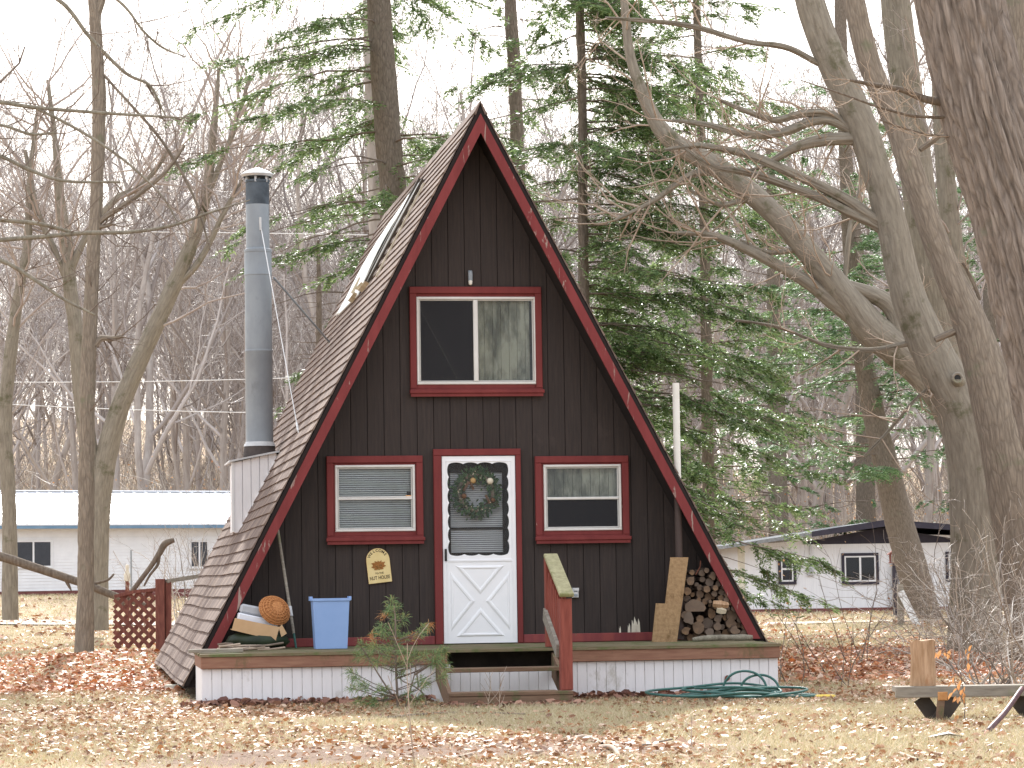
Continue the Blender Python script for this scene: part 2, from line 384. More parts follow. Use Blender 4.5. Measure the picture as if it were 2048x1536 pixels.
leafy('twig_mix', ['7d746f', '9a918c', 'b3aba6', 'c6bfbb', '8b8079'], .0, .5)
leafy('beech_leaf', ['c08a5a', 'cf9f70', 'dab487', 'b0784c'], .35)
leafy('beech_orange', ['b97f4c', 'cc935e', 'd9ab7c'], .35)
leafy('wreath_green', ['2f4a30', '3f5c3a', '56704a', '3a3a26'], .15)

def ground_mat():
    m = MT('ground_straw', .95, .15); v = m.tc()
    big = m.noise(.35, v, 5); mid = m.noise(2.2, v, 7, .7); fine = m.noise(38, v, 6, .75)
    straw = m.ramp(fine, [(.3, rgb('8f7e64')), (.55, rgb('b5a486')), (.75, rgb('cbbd9f'))])
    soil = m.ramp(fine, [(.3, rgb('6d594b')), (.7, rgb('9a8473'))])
    leafc = m.ramp(fine, [(.3, rgb('7d5b4c')), (.6, rgb('a58270')), (.8, rgb('c2a592'))])
    c = m.mix(m.ramp(mid, [(.48, (0, 0, 0)), (.6, (1, 1, 1))]), straw, leafc)
    c = m.mix(m.ramp(big, [(.56, (0, 0, 0)), (.68, (1, 1, 1))]), c, soil)
    vm = m.n('ShaderNodeVectorMath', operation='DISTANCE'); mp = m.tc((.42, .8, 0)); m.l(mp, vm.inputs[0]); vm.inputs[1].default_value = (-.6 * .42, 19.4 * .8, 0)   # bare soil patch, doubling as painted shade where the cabin shadow falls
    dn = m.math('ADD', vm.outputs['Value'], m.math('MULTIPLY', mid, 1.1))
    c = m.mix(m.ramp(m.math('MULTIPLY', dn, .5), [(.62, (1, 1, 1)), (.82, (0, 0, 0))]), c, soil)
    m.color(c); m.bump(m.noise(30, v, 6, .75), .7, .03); M['ground_straw'] = m.m
ground_mat()
def log_end():
    m = MT('log_end', .9); v = m.tc()
    c = m.ramp(m.noise(14, v, 6, .7), [(.3, rgb('5a4839')), (.55, rgb('7b634d')), (.75, rgb('9a7a58'))])
    r = m.orand(); c = m.mix(m.ramp(r, [(.3, (0, 0, 0)), (.9, (.8, .8, .8))]), c, rgb('6f645b'))
    m.color(c); m.bump(m.noise(40, v), .4, .004); M['log_end'] = m.m
log_end()
simple('log_bark', '4d3f36', '6b594b', 8, .95, (6, 1, 6), .8, .01)
simple('log_pale', 'b0a48c', 'cdc3ac', 8, .9, bumps=.2)
# ------------------------------------------------------------------ ground, road
RNG = np.random.default_rng(7)
def make_ground():
    xs = np.unique(np.concatenate([np.linspace(-420, -30, 22), np.linspace(-30, 30, 110), np.linspace(30, 420, 22)]))
    ys = np.unique(np.concatenate([np.linspace(-120, 14, 14), np.linspace(14, 60, 110), np.linspace(60, 130, 60), np.linspace(130, 420, 40), np.linspace(420, 1500, 8)]))
    X, Y = np.meshgrid(xs, ys); Z = gz(X, Y)
    V = np.stack([X, Y, Z], -1).reshape(-1, 3); w = len(xs)
    i = (np.arange(len(ys) - 1)[:, None] * w + np.arange(w - 1)[None]).ravel()
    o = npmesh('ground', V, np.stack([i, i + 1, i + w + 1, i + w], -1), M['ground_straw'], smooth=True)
    tag(o, 'sunlit lawn of pale dry grass with fallen leaves', kind='structure')
make_ground()
def make_road():
    xs = np.linspace(-60, 60, 121); V = []
    for x in xs:
        c = 70.5 - .30 * x * .45 + .6 * math.sin(x * .06)
        for k in (-1.5, -.5, .5, 1.5): V.append((x, c + k, float(gz(x, c + k)) + .03))
    i = (np.arange(120)[:, None] * 4 + np.arange(3)[None]).ravel()
    o = npmesh('road', V, np.stack([i, i + 4, i + 5, i + 1], -1), M['gravel'])
    tag(o, 'pale gravel lane crossing behind the cabin', kind='structure')
make_road()

# ------------------------------------------------------------------ cabin frame of reference
d0 = ray(140, 1172); HD = np.array([d0[0], d0[1], 0]); HD /= np.linalg.norm(HD); HR = np.array([HD[1], -HD[0], 0])
HO = P(962, 1288, 30.3); DECK = float(HO[2]); HO = np.array([HO[0], HO[1], 0.0]); PSI = math.atan2(HR[1], HR[0])
class Fr:                                     # a vertical frame of reference standing on the ground
    def __init__(s, o, rz): s.o = np.asarray(o, float); s.rz = rz; s.R = np.array([math.cos(rz), math.sin(rz), 0]); s.D = np.array([-math.sin(rz), math.cos(rz), 0])
    def hp(s, px, py, v=0.0):
        d = ray(px, py); t = (v - np.dot(CAM - s.o, s.D)) / np.dot(d, s.D); q = CAM + d * t - s.o
        return float(np.dot(q, s.R)), float(q[2])
    def rect(s, x0, y0, x1, y1, v=0.0):       # pixel rectangle -> u0,u1,z0,z1
        u0, _ = s.hp(x0, (y0 + y1) / 2, v); u1, _ = s.hp(x1, (y0 + y1) / 2, v)
        _, z1 = s.hp((x0 + x1) / 2, y0, v); _, z0 = s.hp((x0 + x1) / 2, y1, v)
        return u0, u1, z0, z1
    def w(s, u, v, z): return s.o + s.R * u + s.D * v + np.array([0, 0, z])
HF = Fr(HO, PSI)
VR, VB = -.42, 9.1                             # front rake plane and back of the roof
UA, ZA = HF.hp(960, 207, VR)
uL, zL = HF.hp(406, 1294, VR); uR, zR = HF.hp(1534, 1285, VR)
ML, MR = (UA - uL) / (ZA - zL), (uR - UA) / (ZA - zR)
cabin = empty('cabin', HO, PSI)
tag(cabin, 'dark brown A-frame cabin with red trim and steep shingled roof', 'cabin')
def slope(side, o0, o1, zf):                   # band of the gable outline between two offsets inward
    m = ML if side < 0 else MR; k = math.sqrt(1 + m * m); h0, h1 = o0 * k, o1 * k; H = ZA - zf
    if side < 0: return [(UA, ZA - h0 / m), (UA - H * m + h0, zf), (UA - H * m + h1, zf), (UA, ZA - h1 / m)]
    return [(UA, ZA - h0 / m), (UA, ZA - h1 / m), (UA + H * m - h1, zf), (UA + H * m - h0, zf)]
roof = obj('roof', merge(prism(slope(-1, .012, .135, .12), VR + .004, VB), prism(slope(1, .012, .135, .42), VR + .004, VB)), M['soffit_dark'], cabin)
roof['label'] = 'steep roof of brown asphalt shingle courses'
def courses():
    rg = np.random.default_rng(3); ex = .1415
    for side in (-1, 1):
        m = ML if side < 0 else MR; k = math.sqrt(1 + m * m); tan = np.array([side * m / k, 0, -1 / k]); nor = np.array([side / k, 0, m / k])
        Ls = (ZA - (.13 if side < 0 else .43)) * k; nv = 26; vs = np.linspace(VR - .015, VB, nv)
        for r in range(int(Ls / ex) + 1):
            s0 = r * ex - .03; s1 = min((r + 1) * ex, Ls)
            if s0 < 0: s0 = 0
            jit = (rg.random(nv) - .5) * .006 + .008 * np.sin(vs * .9 + r * .12); lift = .017 + rg.random(nv) * .003
            V = []
            for v, j, l in zip(vs, jit, lift):
                for s, n in ((s0, .001), (s1 + j, l), (s1 + j, -.004)):
                    q = np.array([UA, 0, ZA]) + tan * s + nor * n; V.append((q[0], v, q[2]))
            F = []
            for i in range(nv - 1):
                a = i * 3
                for b in (0, 1): F.append((a + b, a + b + 1, a + b + 4, a + b + 3) if side < 0 else (a + b, a + b + 3, a + b + 4, a + b + 1))
            F += [(0, 2, 1), (nv * 3 - 3, nv * 3 - 2, nv * 3 - 1)]
            obj('shingle_course', (V, F), M['shingle_brown'], roof)
courses()
k = math.sqrt(1 + ML * ML)
cap = prism([(UA, ZA + .03), (UA - .12 * ML, ZA + .03 - .12), (UA - .12 * ML + .012, ZA - .13), (UA, ZA + .008), (UA + .12 * MR - .012, ZA - .13), (UA + .12 * MR, ZA - .09)], VR - .03, VB)
obj('ridge_cap', cap, M['shingle_brown'], roof)
for side in (-1, 1):
    o = obj('rake_board', prism(slope(side, .052, .148, DECK + (.012 if side > 0 else -.02)), VR - .035, VR), M['red_rake'], cabin)
    o['label'] = 'red rake board with flaking paint showing bare wood'
    obj('drip_edge', prism(slope(side, .012, .050, .14 if side < 0 else DECK + .012), VR - .02, VR + .002), M['soffit_dark'], cabin)

# ---- front wall boards, openings cut out
RC = {'up': HF.rect(819, 574, 1083, 788), 'lo': HF.rect(653, 912, 845.5, 1083), 'ri': HF.rect(1070, 912, 1257, 1081), 'door': HF.rect(868, 898, 1043, 1289)}
RFm = {'up': HF.rect(833, 594, 1072, 769), 'lo': HF.rect(670, 930, 830, 1063), 'ri': HF.rect(1087, 929, 1242, 1061), 'door': HF.rect(885, 912, 1032, 1288)}
HOLES = [(a + .005, b - .005, c + .005, d - .005) for a, b, c, d in RFm.values()]
def gable_top(u, o=.128):                      # underside of the roof at u
    m = ML if u < UA else MR; return ZA - (abs(u - UA) + o * math.sqrt(1 + m * m)) / m
def wall_boards():
    pitch, gap = .180, .007; z0 = DECK - .02
    u = UA - 18 * pitch + .05; ue = UA + 3.2
    while u < ue:
        a, b = u, u + pitch - gap; u += pitch
        cuts = sorted({a, b, *[x for h in HOLES for x in h[:2] if a < x < b], *([UA] if a < UA < b else [])})
        parts = []
        for p, q in zip(cuts[:-1], cuts[1:]):
            mid = (p + q) / 2; hs = sorted([h for h in HOLES if h[0] < mid < h[1]], key=lambda h: h[2]); lo = z0
            for h in hs:
                if h[2] > lo: parts.append(prism([(p, lo), (q, lo), (q, h[2]), (p, h[2])], 0, .016))
                lo = h[3]
            tp, tq = gable_top(p) + .02, gable_top(q) + .02
            if tp <= lo and tq <= lo: continue
            if tp <= lo: p2 = p + (lo - tp) / (tq - tp) * (q - p); parts.append(prism([(p2, lo), (q, lo), (q, tq)], 0, .016))
            elif tq <= lo: q2 = p + (tp - lo) / (tp - tq) * (q - p); parts.append(prism([(p, lo), (q2, lo), (p, tp)], 0, .016))
            else: parts.append(prism([(p, lo), (q, lo), (q, tq), (p, tp)], 0, .016))
        runs = []                              # pieces above and below an opening are separate boards
        for p in parts:
            r = [min(x for x, _, _ in p[0]), max(x for x, _, _ in p[0]), min(z for *_, z in p[0]), max(z for *_, z in p[0])]
            for g in runs:
                if any(abs(q[1] - r[0]) < 1e-6 and q[2] < r[3] - .01 and r[2] < q[3] - .01 for q in g[1]): g[0].append(p); g[1].append(r); break
            else: runs.append(([p], [r]))
        for g in runs: obj('siding_board', merge(*g[0]), M['brown_siding'], wall)
def backing():                                 # sheathing behind the grooves, with the same openings
    parts = []; es = sorted({UA - 3.1, UA, UA + 3.1, *[x for h in HOLES for x in h[:2]]})
    for p, q in zip(es[:-1], es[1:]):
        mid = (p + q) / 2; lo = DECK - .02
        for h in sorted([h for h in HOLES if h[0] < mid < h[1]], key=lambda h: h[2]):
            if h[2] > lo: parts.append(prism([(p, lo), (q, lo), (q, h[2]), (p, h[2])], .0165, .05))
            lo = h[3]
        tp, tq = gable_top(p) + .03, gable_top(q) + .03
        if min(tp, tq) > lo: parts.append(prism([(p, lo), (q, lo), (q, tq), (p, tp)], .0165, .05))
        else:
            if tp < tq: p = p + (lo - tp) / (tq - tp) * (q - p) if tp < lo else p; parts.append(prism([(p, lo), (q, lo), (q, tq)], .0165, .05))
            else: q = p + (tp - lo) / (tp - tq) * (q - p) if tq < lo else q; parts.append(prism([(p, lo), (q, lo), (p, tp)], .0165, .05))
    return merge(*parts)
wall = obj('front_wall', backing(), M['groove_brown'], cabin)
wall['label'] = 'dark brown grooved board siding on the gable front'
wall_boards()
obj('back_wall', prism([(UA - 3.0, .1), (UA + 3.0, .1), (UA, ZA - .4)], VB - .3, VB - .24), M['interior_dark'], cabin)
obj('room_floor', box(UA - 2.9, UA + 2.9, .06, VB - .31, DECK - .12, DECK - .04), M['interior_dark'], cabin)
obj('loft_floor', box(UA - 1.55, UA + 1.55, .06, VB - .31, DECK + 2.35, DECK + 2.5), M['interior_dark'], cabin)
# red skirting along the foot of the wall, both sides of the door
for a, b in ((UA - 2.75, RC['door'][0] - .003), (RC['door'][1] + .003, UA + 2.78)):
    obj('base_trim', bbox(a, b, -.03, -.002, DECK + .004, DECK + .095), M['red_base'], cabin)
for px_, w_, h_ in ((1258, .03, .10), (1268, .06, .17), (1276, .05, .15), (1240, .02, .07)):
    u, _ = HF.hp(px_, 1260); z = DECK + .096
    obj('bare_splinter', prism([(u - w_ / 2, z), (u + w_ / 2, z), (u + w_ * .4, z + h_ * .7), (u + w_ * .1, z + h_), (u - w_ * .1, z + h_ * .5), (u - w_ * .35, z + h_ * .8)], -.004, -.0005), M['plaster'], wall)

# ---- windows
def ring(a, b, c, d, w, y0, y1, wb=None, wt=None):
    wb = wb or w; wt = wt or w
    return merge(bbox(a, a + w, y0, y1, c + wb + .0005, d - wt - .0005), bbox(b - w, b, y0, y1, c + wb + .0005, d - wt - .0005), bbox(a, b, y0, y1, c, c + wb), bbox(a, b, y0, y1, d - wt, d))
def blinds(name, a, b, c, d, y, pitch, parent, tilt=.55):
    parts = []; z = d
    while z > c:
        h = pitch * .5; parts.append(([(a, y - .006, z - h * tilt), (b, y - .006, z - h * tilt), (b, y + .012, z + h * tilt), (a, y + .012, z + h * tilt)], [(0, 1, 2, 3)])); z -= pitch
    o = obj(name, merge(*parts), M['blind_white'], parent); o['kind'] = 'stuff'; return o
def window(key, label):
    a, b, c, d = RC[key]; fa, fb, fc, fd = RFm[key]
    cw = .072
    w = obj('window', ring(a, b, c, d, cw, -.042, -.001, .06, .075), M['red_trim'], cabin); w['label'] = label
    obj('window_reveal', ring(a + cw - .004, b - cw + .004, c + .058, d - .073, max(fa - a - cw, .01) + .012, -.016, .04, fc - c - .05, max(d - fd - .075, .01) + .012), M['red_trim'], w)
    obj('window_sill', merge(bbox(a - .012, b + .012, -.085, -.0425, c + .004, c + .042), box(a, b, -.07, -.0425, c - .03, c + .003)), M['red_trim'], w)
    fw = .028
    obj('window_frame', ring(fa, fb, fc, fd, fw, -.03, .03), M['alu_white'], w)
    obj('window_frame', ring(fa + fw + .003, fb - fw - .003, fc + fw + .002, fd - fw - .002, .012, -.018, .02), M['alu_white'], w)
    return w, (fa + fw + .012, fb - fw - .012, fc + fw + .01, fd - fw - .01)
w, (ga, gb, gc, gd) = window('up', 'large sliding window in red casing under the gable')
ms = HF.hp(951, 680)[0]
obj('meeting_stile', bbox(ms - .026, ms + .026, -.028, .012, gc - .004, gd + .004), M['alu_white'], w)
obj('pane', box(ga, ms - .02, .004, .008, gc, gd), M['glass'], w)
obj('pane', box(ms + .02, gb, -.008, -.004, gc, gd), M['glass'], w)
o = obj('insect_screen', box(ga, ms - .027, -.0125, -.0115, gc, gd), M['screen_mesh'], w); o['label'] = 'dark insect screen over the left pane'
obj('reflection_curtain', merge(*[box(ms + .02 + i * .045, ms + .02 + i * .045 + .044, .06 + .012 * (i % 2), .07 + .012 * (i % 2), gc - .05, gd + .03) for i in range(13)]), M['reflection_curtain'], w)
w, (ga, gb, gc, gd) = window('lo', 'low window with white blinds left of the door')
mr = HF.hp(750, 996)[1]
obj('meeting_rail', merge(bbox(ga - .01, gb + .01, -.026, .01, mr - .021, mr + .002), bbox(ga - .01, gb + .01, -.016, .01, mr + .003, mr + .018)), M['alu_white'], w)
obj('pane', box(ga, gb, -.010, -.006, mr, gd), M['glass'], w); obj('pane', box(ga, gb, .004, .008, gc, mr), M['glass'], w)
blinds('blind', ga - .01, gb + .01, gc - .02, gd, .042, .0235, w, .75)
u, z = HF.hp(817, 991); obj('window_sticker', merge(box(u - .032, u + .028, -.0118, -.0106, z - .028, z + .002)), M['leaf_orange'], w)
obj('window_sticker', box(u - .02, u + .024, -.0118, -.0106, z + .003, z + .04), M['black_metal'], w)
w, (ga, gb, gc, gd) = window('ri', 'low window with dark lower pane right of the door')
mr = HF.hp(1164, 996)[1]
obj('meeting_rail', bbox(ga - .01, gb + .01, -.026, .01, mr - .018, mr + .012), M['alu_white'], w)
obj('pane', box(ga, gb, -.010, -.006, mr, gd), M['glass'], w); obj('pane', box(ga, gb, .004, .008, gc, mr), M['glass'], w)
obj('insect_screen', box(ga, gb, -.0125, -.0115, gc, mr - .02), M['screen_mesh'], w)
obj('reflection_curtain', merge(*[box(ga + i * .05, ga + i * .05 + .049, .09 + .012 * (i % 2), .10 + .012 * (i % 2), mr, gd + .03) for i in range(16)]), M['reflection_curtain'], w)

# ---- door
a, b, c, d = RC['door']; fa, fb, fc, fd = RFm['door']
dc = obj('door_casing', merge(bbox(a, fa - .004, -.045, -.001, DECK + .005, d - .072), bbox(fb + .004, b, -.045, -.001, DECK + .005, d - .072), bbox(a, b, -.045, -.001, d - .0715, d)), M['red_trim'], cabin)
def to_mesh(name, cu, parent):
    t = bpy.data.objects.new('tmp', cu); COL.objects.link(t); dg = bpy.context.evaluated_depsgraph_get(); dg.update()
    me = bpy.data.meshes.new_from_object(t.evaluated_get(dg)); me.name = name
    if not me.materials: me.materials.append(cu.materials[0])
    bpy.data.objects.remove(t); return link(bpy.data.objects.new(name, me), parent)
def poly_curve(name, loops, y, ext, mat, parent):
    cu = bpy.data.curves.new(name, 'CURVE'); cu.dimensions = '2D'; cu.fill_mode = 'BOTH'; cu.extrude = ext
    for lp in loops:
        s = cu.splines.new('POLY'); s.points.add(len(lp) - 1); s.use_cyclic_u = True
        for p_, (x, z) in zip(s.points, lp): p_.co = (x, z, 0, 1)
    cu.materials.append(mat); o = to_mesh(name, cu, parent); o.rotation_euler = (math.pi / 2, 0, 0); o.location = (0, y, 0)
    return o
fa += .002; fb -= .002; fc = DECK + .012; fd -= .002
ia, ib = HF.hp(898, 1020)[0], HF.hp(1014, 1020)[0]; iz0, iz1 = HF.hp(956, 1108)[1], HF.hp(956, 928)[1]
def scallop(a, b, c, d, nx, nz, r):
    L = []
    def side(p, q, n, nrm):
        for i in range(n):
            for k in range(8):
                t = (i + k / 8) / n; h = r * abs(math.sin(math.pi * (k / 8))) ** .7
                L.append((p[0] + (q[0] - p[0]) * t + nrm[0] * h, p[1] + (q[1] - p[1]) * t + nrm[1] * h))
    side((a, c), (b, c), nx, (0, -1)); side((b, c), (b, d), nz, (1, 0)); side((b, d), (a, d), nx, (0, 1)); side((a, d), (a, c), nz, (-1, 0))
    return L
door = poly_curve('storm_door', [[(fa, fc), (fb, fc), (fb, fd), (fa, fd)], scallop(ia, ib, iz0, iz1, 4, 7, .018)], -.012, .014, M['door_white'], cabin)
door['label'] = 'white storm door with scalloped glass and crossbuck lower panel'
# sub-parts are modelled in the door's own axes (x, z, -y)
def dpart(name, VF, mat, smooth=False):
    V, F = VF; return obj(name, ([(x, z, -(y + .012)) for x, y, z in V], F), mat, door, smooth)
zm = HF.hp(956, 1121)[1]
dpart('mid_rail', bbox(fa + .045, fb - .045, -.034, -.0265, zm - .012, zm + .012, .003), M['door_white'])
dpart('edge_moulding', merge(bbox(fa + .04, fa + .048, -.033, -.0265, fc + .05, fd - .05, .002), bbox(fb - .048, fb - .04, -.033, -.0265, fc + .05, fd - .05, .002), bbox(fa + .049, fb - .049, -.033, -.0265, fd - .058, fd - .05, .002)), M['door_white'])
pa, pb, pc, pd = fa + .075, fb - .075, fc + .07, zm - .055
def tri_panel(p, q, r):                         # raised bevelled triangle
    cx, cz = (p[0] + q[0] + r[0]) / 3, (p[1] + q[1] + r[1]) / 3; V = []
    for f, y in ((1, -.0262), (.86, -.038), (.74, -.038), (.66, -.030)):
        for t in (p, q, r): V.append((cx + (t[0] - cx) * f, y, cz + (t[1] - cz) * f))
    F = [(9, 10, 11)]
    for k_ in range(3):
        for i in range(3): j = (i + 1) % 3; F.append((k_ * 3 + i, k_ * 3 + j, k_ * 3 + 3 + j, k_ * 3 + 3 + i))
    return V, F
mx_, mz_ = (pa + pb) / 2, (pc + pd) / 2; g = .055
for p, q, r in (((pa + g, pd), (mx_, mz_ + g * 1.25), (pb - g, pd)), ((pa + g, pc), (pb - g, pc), (mx_, mz_ - g * 1.25)), ((pa, pd - g), (pa, pc + g), (mx_ - g, mz_)), ((pb, pc + g), (pb, pd - g), (mx_ + g, mz_))):
    dpart('raised_panel', tri_panel(p, q, r), M['door_white'])
dpart('pane', box(ia - .03, ib + .03, -.008, -.005, iz0 - .03, iz1 + .03), M['glass_door'])
hz = HF.hp(890, 1110)[1]
dpart('handle', merge(box(fa + .018, fa + .040, -.036, -.0265, hz - .065, hz + .065), bar((fa + .029, -.06, hz - .05), (fa + .029, -.06, hz + .055), .012, .016, (1, 0, 0)), box(fa + .023, fa + .035, -.06, -.036, hz - .05, hz - .035), box(fa + .023, fa + .035, -.06, -.036, hz + .035, hz + .05)), M['black_metal'])
idr = obj('inner_door', merge(box(RFm['door'][0], ia + .03, .10, .14, DECK, fd), box(ib - .03, RFm['door'][1], .10, .14, DECK, fd), box(ia + .0305, ib - .0305, .10, .14, DECK, iz0 + .02), box(ia + .0305, ib - .0305, .10, .14, iz1 - .09, fd), box(ia + .0305, ib - .0305, .095, .14, HF.hp(956, 1056)[1] - .012, HF.hp(956, 1056)[1] + .012)), M['interior_dark'], cabin)
idr['label'] = 'dark inner door with blinds behind the storm door'
blinds('blind', ia + .032, ib - .032, iz0 + .022, iz1 - .092, .118, .0225, idr, .8)

# ---- porch lamp, outlet, vent pipe
u, z = HF.hp(940, 556)
lamp = obj('porch_lamp', merge(([(x + u, y * .6 - .03, zz + z) for x, y, zz in lathe([(0, .075), (.022, .07), (.026, .04), (.024, -.01), (.024, -.03)], 14)[0]], lathe([(0, .075), (.022, .07), (.026, .04), (.024, -.01), (.024, -.03)], 14)[1]), box(u - .02, u + .02, -.02, -.001, z - .01, z + .08)), M['chimney_grey'], cabin, True)
bv, bf = lathe([(.020, -.030), (.024, -.042), (.020, -.056), (.022, -.064), (.014, -.078), (0, -.081)], 14)
obj('bulb', ([(x + u, y - .03, zz + z) for x, y, zz in bv], bf), M['bulb'], lamp, True)
u, z = HF.hp(1150, 1185, -.02)
ob_ = obj('outlet_box', merge(bbox(u - .03, u + .035, -.05, -.001, z - .055, z + .05), bar((u + .01, -.065, z + .02), (u + .01, -.065, z + .05), .05, .01, (0, 1, 0))), M['galv'], cabin)
for dz in (-.03, .02): obj('outlet_cover', bbox(u - .018, u + .022, -.056, -.051, z + dz - .014, z + dz + .014), M['chimney_grey'], ob_)
u, z1 = HF.hp(1351.5, 766, -.35); zt = ZA - (u - UA) / MR
vp = obj('vent_pipe', (lambda q: (q[0], q[1]))(capped([(u, -.35, zt - .12), (u, -.35, zt + .3), (u, -.35, z1)], .038, 16)), M['pipe_white'], cabin); sm(vp)
vp['label'] = 'tall white vent pipe rising through the right roof slope'
sm(obj('lower_pipe', capped([(u, -.35, DECK + .02), (u, -.35, zt - .125)], .04, 14), M['pipe_brown'], vp))

# ------------------------------------------------------------------ deck and steps
VD = -2.0
uA, uB = HF.hp(402, 1306, VD)[0], HF.hp(1560, 1292, VD)[0]
deck = empty('porch_deck', HF.w(0, 0, 0), PSI)
tag(deck, 'low wooden porch deck with white grooved skirt across the cabin front', 'deck')
def inner_u(side, z, o=.17): m = ML if side < 0 else MR; return UA + side * ((ZA - z) * m - o * math.sqrt(1 + m * m))
v = VD - .012; i = 0
while v < -.05:
    full = v + .14 < VR - .045
    a, b = (uA - .01, uB + .012) if full else (inner_u(-1, DECK) + .03, inner_u(1, DECK) - .03)
    vv = min(v + .135, -.002)
    obj('deck_board', merge(box(a + (i % 3) * .004, b - (i % 2) * .006, v, vv, DECK - .034, DECK - .002 + .003 * ((i * 7) % 3 - 1))), M['wood_deck'], deck); v += .14; i += 1
sA, sB = HF.hp(899, 1340, VD)[0], HF.hp(1112, 1340, VD)[0]
for a, b in ((uA, sA - .02), (sB + .03, uB)):
    obj('fascia', bbox(a, b, VD + .003, VD + .04, DECK - .152, DECK - .0345), M['fascia_brown'], deck)
obj('end_fascia', box(uA + .002, uA + .03, VD + .041, VR - .05, DECK - .15, DECK - .036), M['fascia_brown'], deck)
obj('end_fascia', box(uB - .03, uB - .002, VD + .041, VR + .2, DECK - .15, DECK - .036), M['fascia_brown'], deck)
sw = .0985; n = int((uB - uA - .02) / sw); sw = (uB - uA - .02) / n
for i in range(n):
    a = uA + .01 + i * sw; instep = sA - .02 < a + sw / 2 < sB + .03
    top = HF.hp(1000, 1343, VD + .05)[1] if instep else DECK - .1545
    obj('skirt_board', bbox(a, a + sw - .004, VD + .05, VD + .064, -.14, top - (.004 if instep else 0), .002), M['skirt_white'], deck)
obj('skirt_backing', merge(box(uA + .012, uB - .012, VD + .0645, VD + .075, -.14, HF.hp(1000, 1346, VD + .05)[1] - .01)), M['plaster'], deck)
for a in (uA + .012, uB - .024):
    obj('corner_trim', box(a, a + .012, VD + .08, VR + (-.1 if a < 0 else .2), -.06, DECK - .154), M['skirt_white'], deck)
obj('joist', box(uA + .1, uB - .1, -1.3, -1.25, .1, DECK - .036), M['dark_wood'], deck)

steps = empty('porch_steps', HF.w(0, 0, 0), PSI)
tag(steps, 'weathered wooden steps with one red handrail leading to the door', 'steps')
V3 = -3.02; q0, q1 = HF.hp(898, 1395, V3)[0], HF.hp(1147, 1395, V3)[0]; z3 = HF.hp(1020, 1384, V3)[1]
V2 = -2.5; r0, r1 = HF.hp(893, 1340, V2)[0], HF.hp(1121, 1340, V2)[0]; z2 = HF.hp(1000, 1336, V2)[1]
obj('tread', bbox(q0, q1, V3, V3 + .14, z3 - .035, z3, .004), M['wood_step'], steps); obj('tread', bbox(q0 + .01, q1 - .13, V3 + .147, V3 + .29, z3 - .035, z3 + .002, .004), M['wood_step'], steps)
obj('riser', bbox(q0 + .004, q1 - .004, V3 + .008, V3 + .045, -.12, z3 - .036), M['wood_step'], steps)
obj('tread', bbox(r0, r1, V2, V2 + .135, z2 - .04, z2, .004), M['wood_step'], steps); obj('tread', bbox(r0, r1, V2 + .142, V2 + .28, z2 - .04, z2 + .002, .004), M['wood_step'], steps)
for s_, uu in ((-1, r0 - .02), (1, r1 + .022)):
    o = obj('stringer', ([(uu - .019, y, z) for y, z in ((V3 + .06, -.04), (V3 + .06, z3 - .04), (V2 + .02, z2 - .05), (VD + .045, DECK - .05), (VD + .045, DECK - .3), (V3 + .34, -.04))] + [(uu + .019, y, z) for y, z in ((V3 + .06, -.04), (V3 + .06, z3 - .04), (V2 + .02, z2 - .05), (VD + .045, DECK - .05), (VD + .045, DECK - .3), (V3 + .34, -.04))],
        [(0, 1, 2, 3, 4, 5), (11, 10, 9, 8, 7, 6)] + [(i, i + 6, (i + 1) % 6 + 6, (i + 1) % 6) for i in range(6)]), M['wood_step'], steps)
pu = HF.hp(1131, 1260, V3 + .15)[0]; pw = .058; pv = V3 + .15
zt_ = HF.hp(1133, 1197, pv)[1]
obj('post', bbox(pu - pw, pu + pw, pv - pw, pv + pw, z3 + .001, zt_, .008), M['stain_red'], steps)
bu = HF.hp(1094, 1200, VD + .06)[0] + .03; zb = HF.hp(1098, 1104, VD + .02)[1]
obj('post', bbox(bu - .045, bu + .045, VD + .045, VD + .13, DECK + .002, zb - .06, .006), M['stain_red'], steps)
ru = (pu + bu) / 2
f0, b0 = np.array([pu, pv - pw - .05, zt_ + .03]), np.array([bu + .03, VD + .16, zb - .03])
hr = obj('handrail', bar(f0, b0, .145, .042), M['wood_moss'], steps); bv_ = hr.modifiers.new('b', 'BEVEL'); bv_.width = .014; bv_.segments = 3
def al(t, dz): return f0 + (b0 - f0) * t + np.array([0, 0, dz])
obj('upper_rail', bar(al(.16, -.075), al(.92, -.075), .038, .09), M['stain_red'], steps)
obj('lower_rail', bar(al(.14, -.60) + np.array([-.075, 0, 0]), al(.96, -.58) + np.array([-.075, 0, 0]), .036, .13), M['wood_grey'], steps)
for i in range(5):
    t = .25 + i * .135; q = al(t, 0); obj('baluster', bbox(q[0] - .055, q[0] - .021, q[1] - .018, q[1] + .018, q[2] - .66, q[2] - .10, .004), M['stain_red'], steps)

# ------------------------------------------------------------------ chimney
def roof_hit(px, py, off=0.0):                # pixel -> point on the left roof plane, cabin axes
    d = ray(px, py); n = HR * (-1) + np.array([0, 0, ML]); n = n / np.linalg.norm(n)
    A0 = HF.w(UA, 0, ZA) + n * off; t = np.dot(A0 - CAM, n) / np.dot(d, n); q = CAM + d * t - HO
    return np.array([np.dot(q, HR), np.dot(q, HD), q[2]])
h0 = roof_hit(476, 1063, .02); vc = float(h0[1]); h1u, h1z = HF.hp(554, 905, vc)
cu0, cz0 = HF.hp(468, 925, vc); cb = h0[2]
chimney = empty('chimney', HF.w(cu0, vc, cb), PSI)
tag(chimney, 'grey metal stovepipe chimney rising from a white boxed chase on the left roof', 'chimney')
def cl(VF): return [(x - cu0, y - vc, z - cb) for x, y, z in VF[0]], VF[1]
mL = lambda z: UA - (ZA - z) * ML - .02
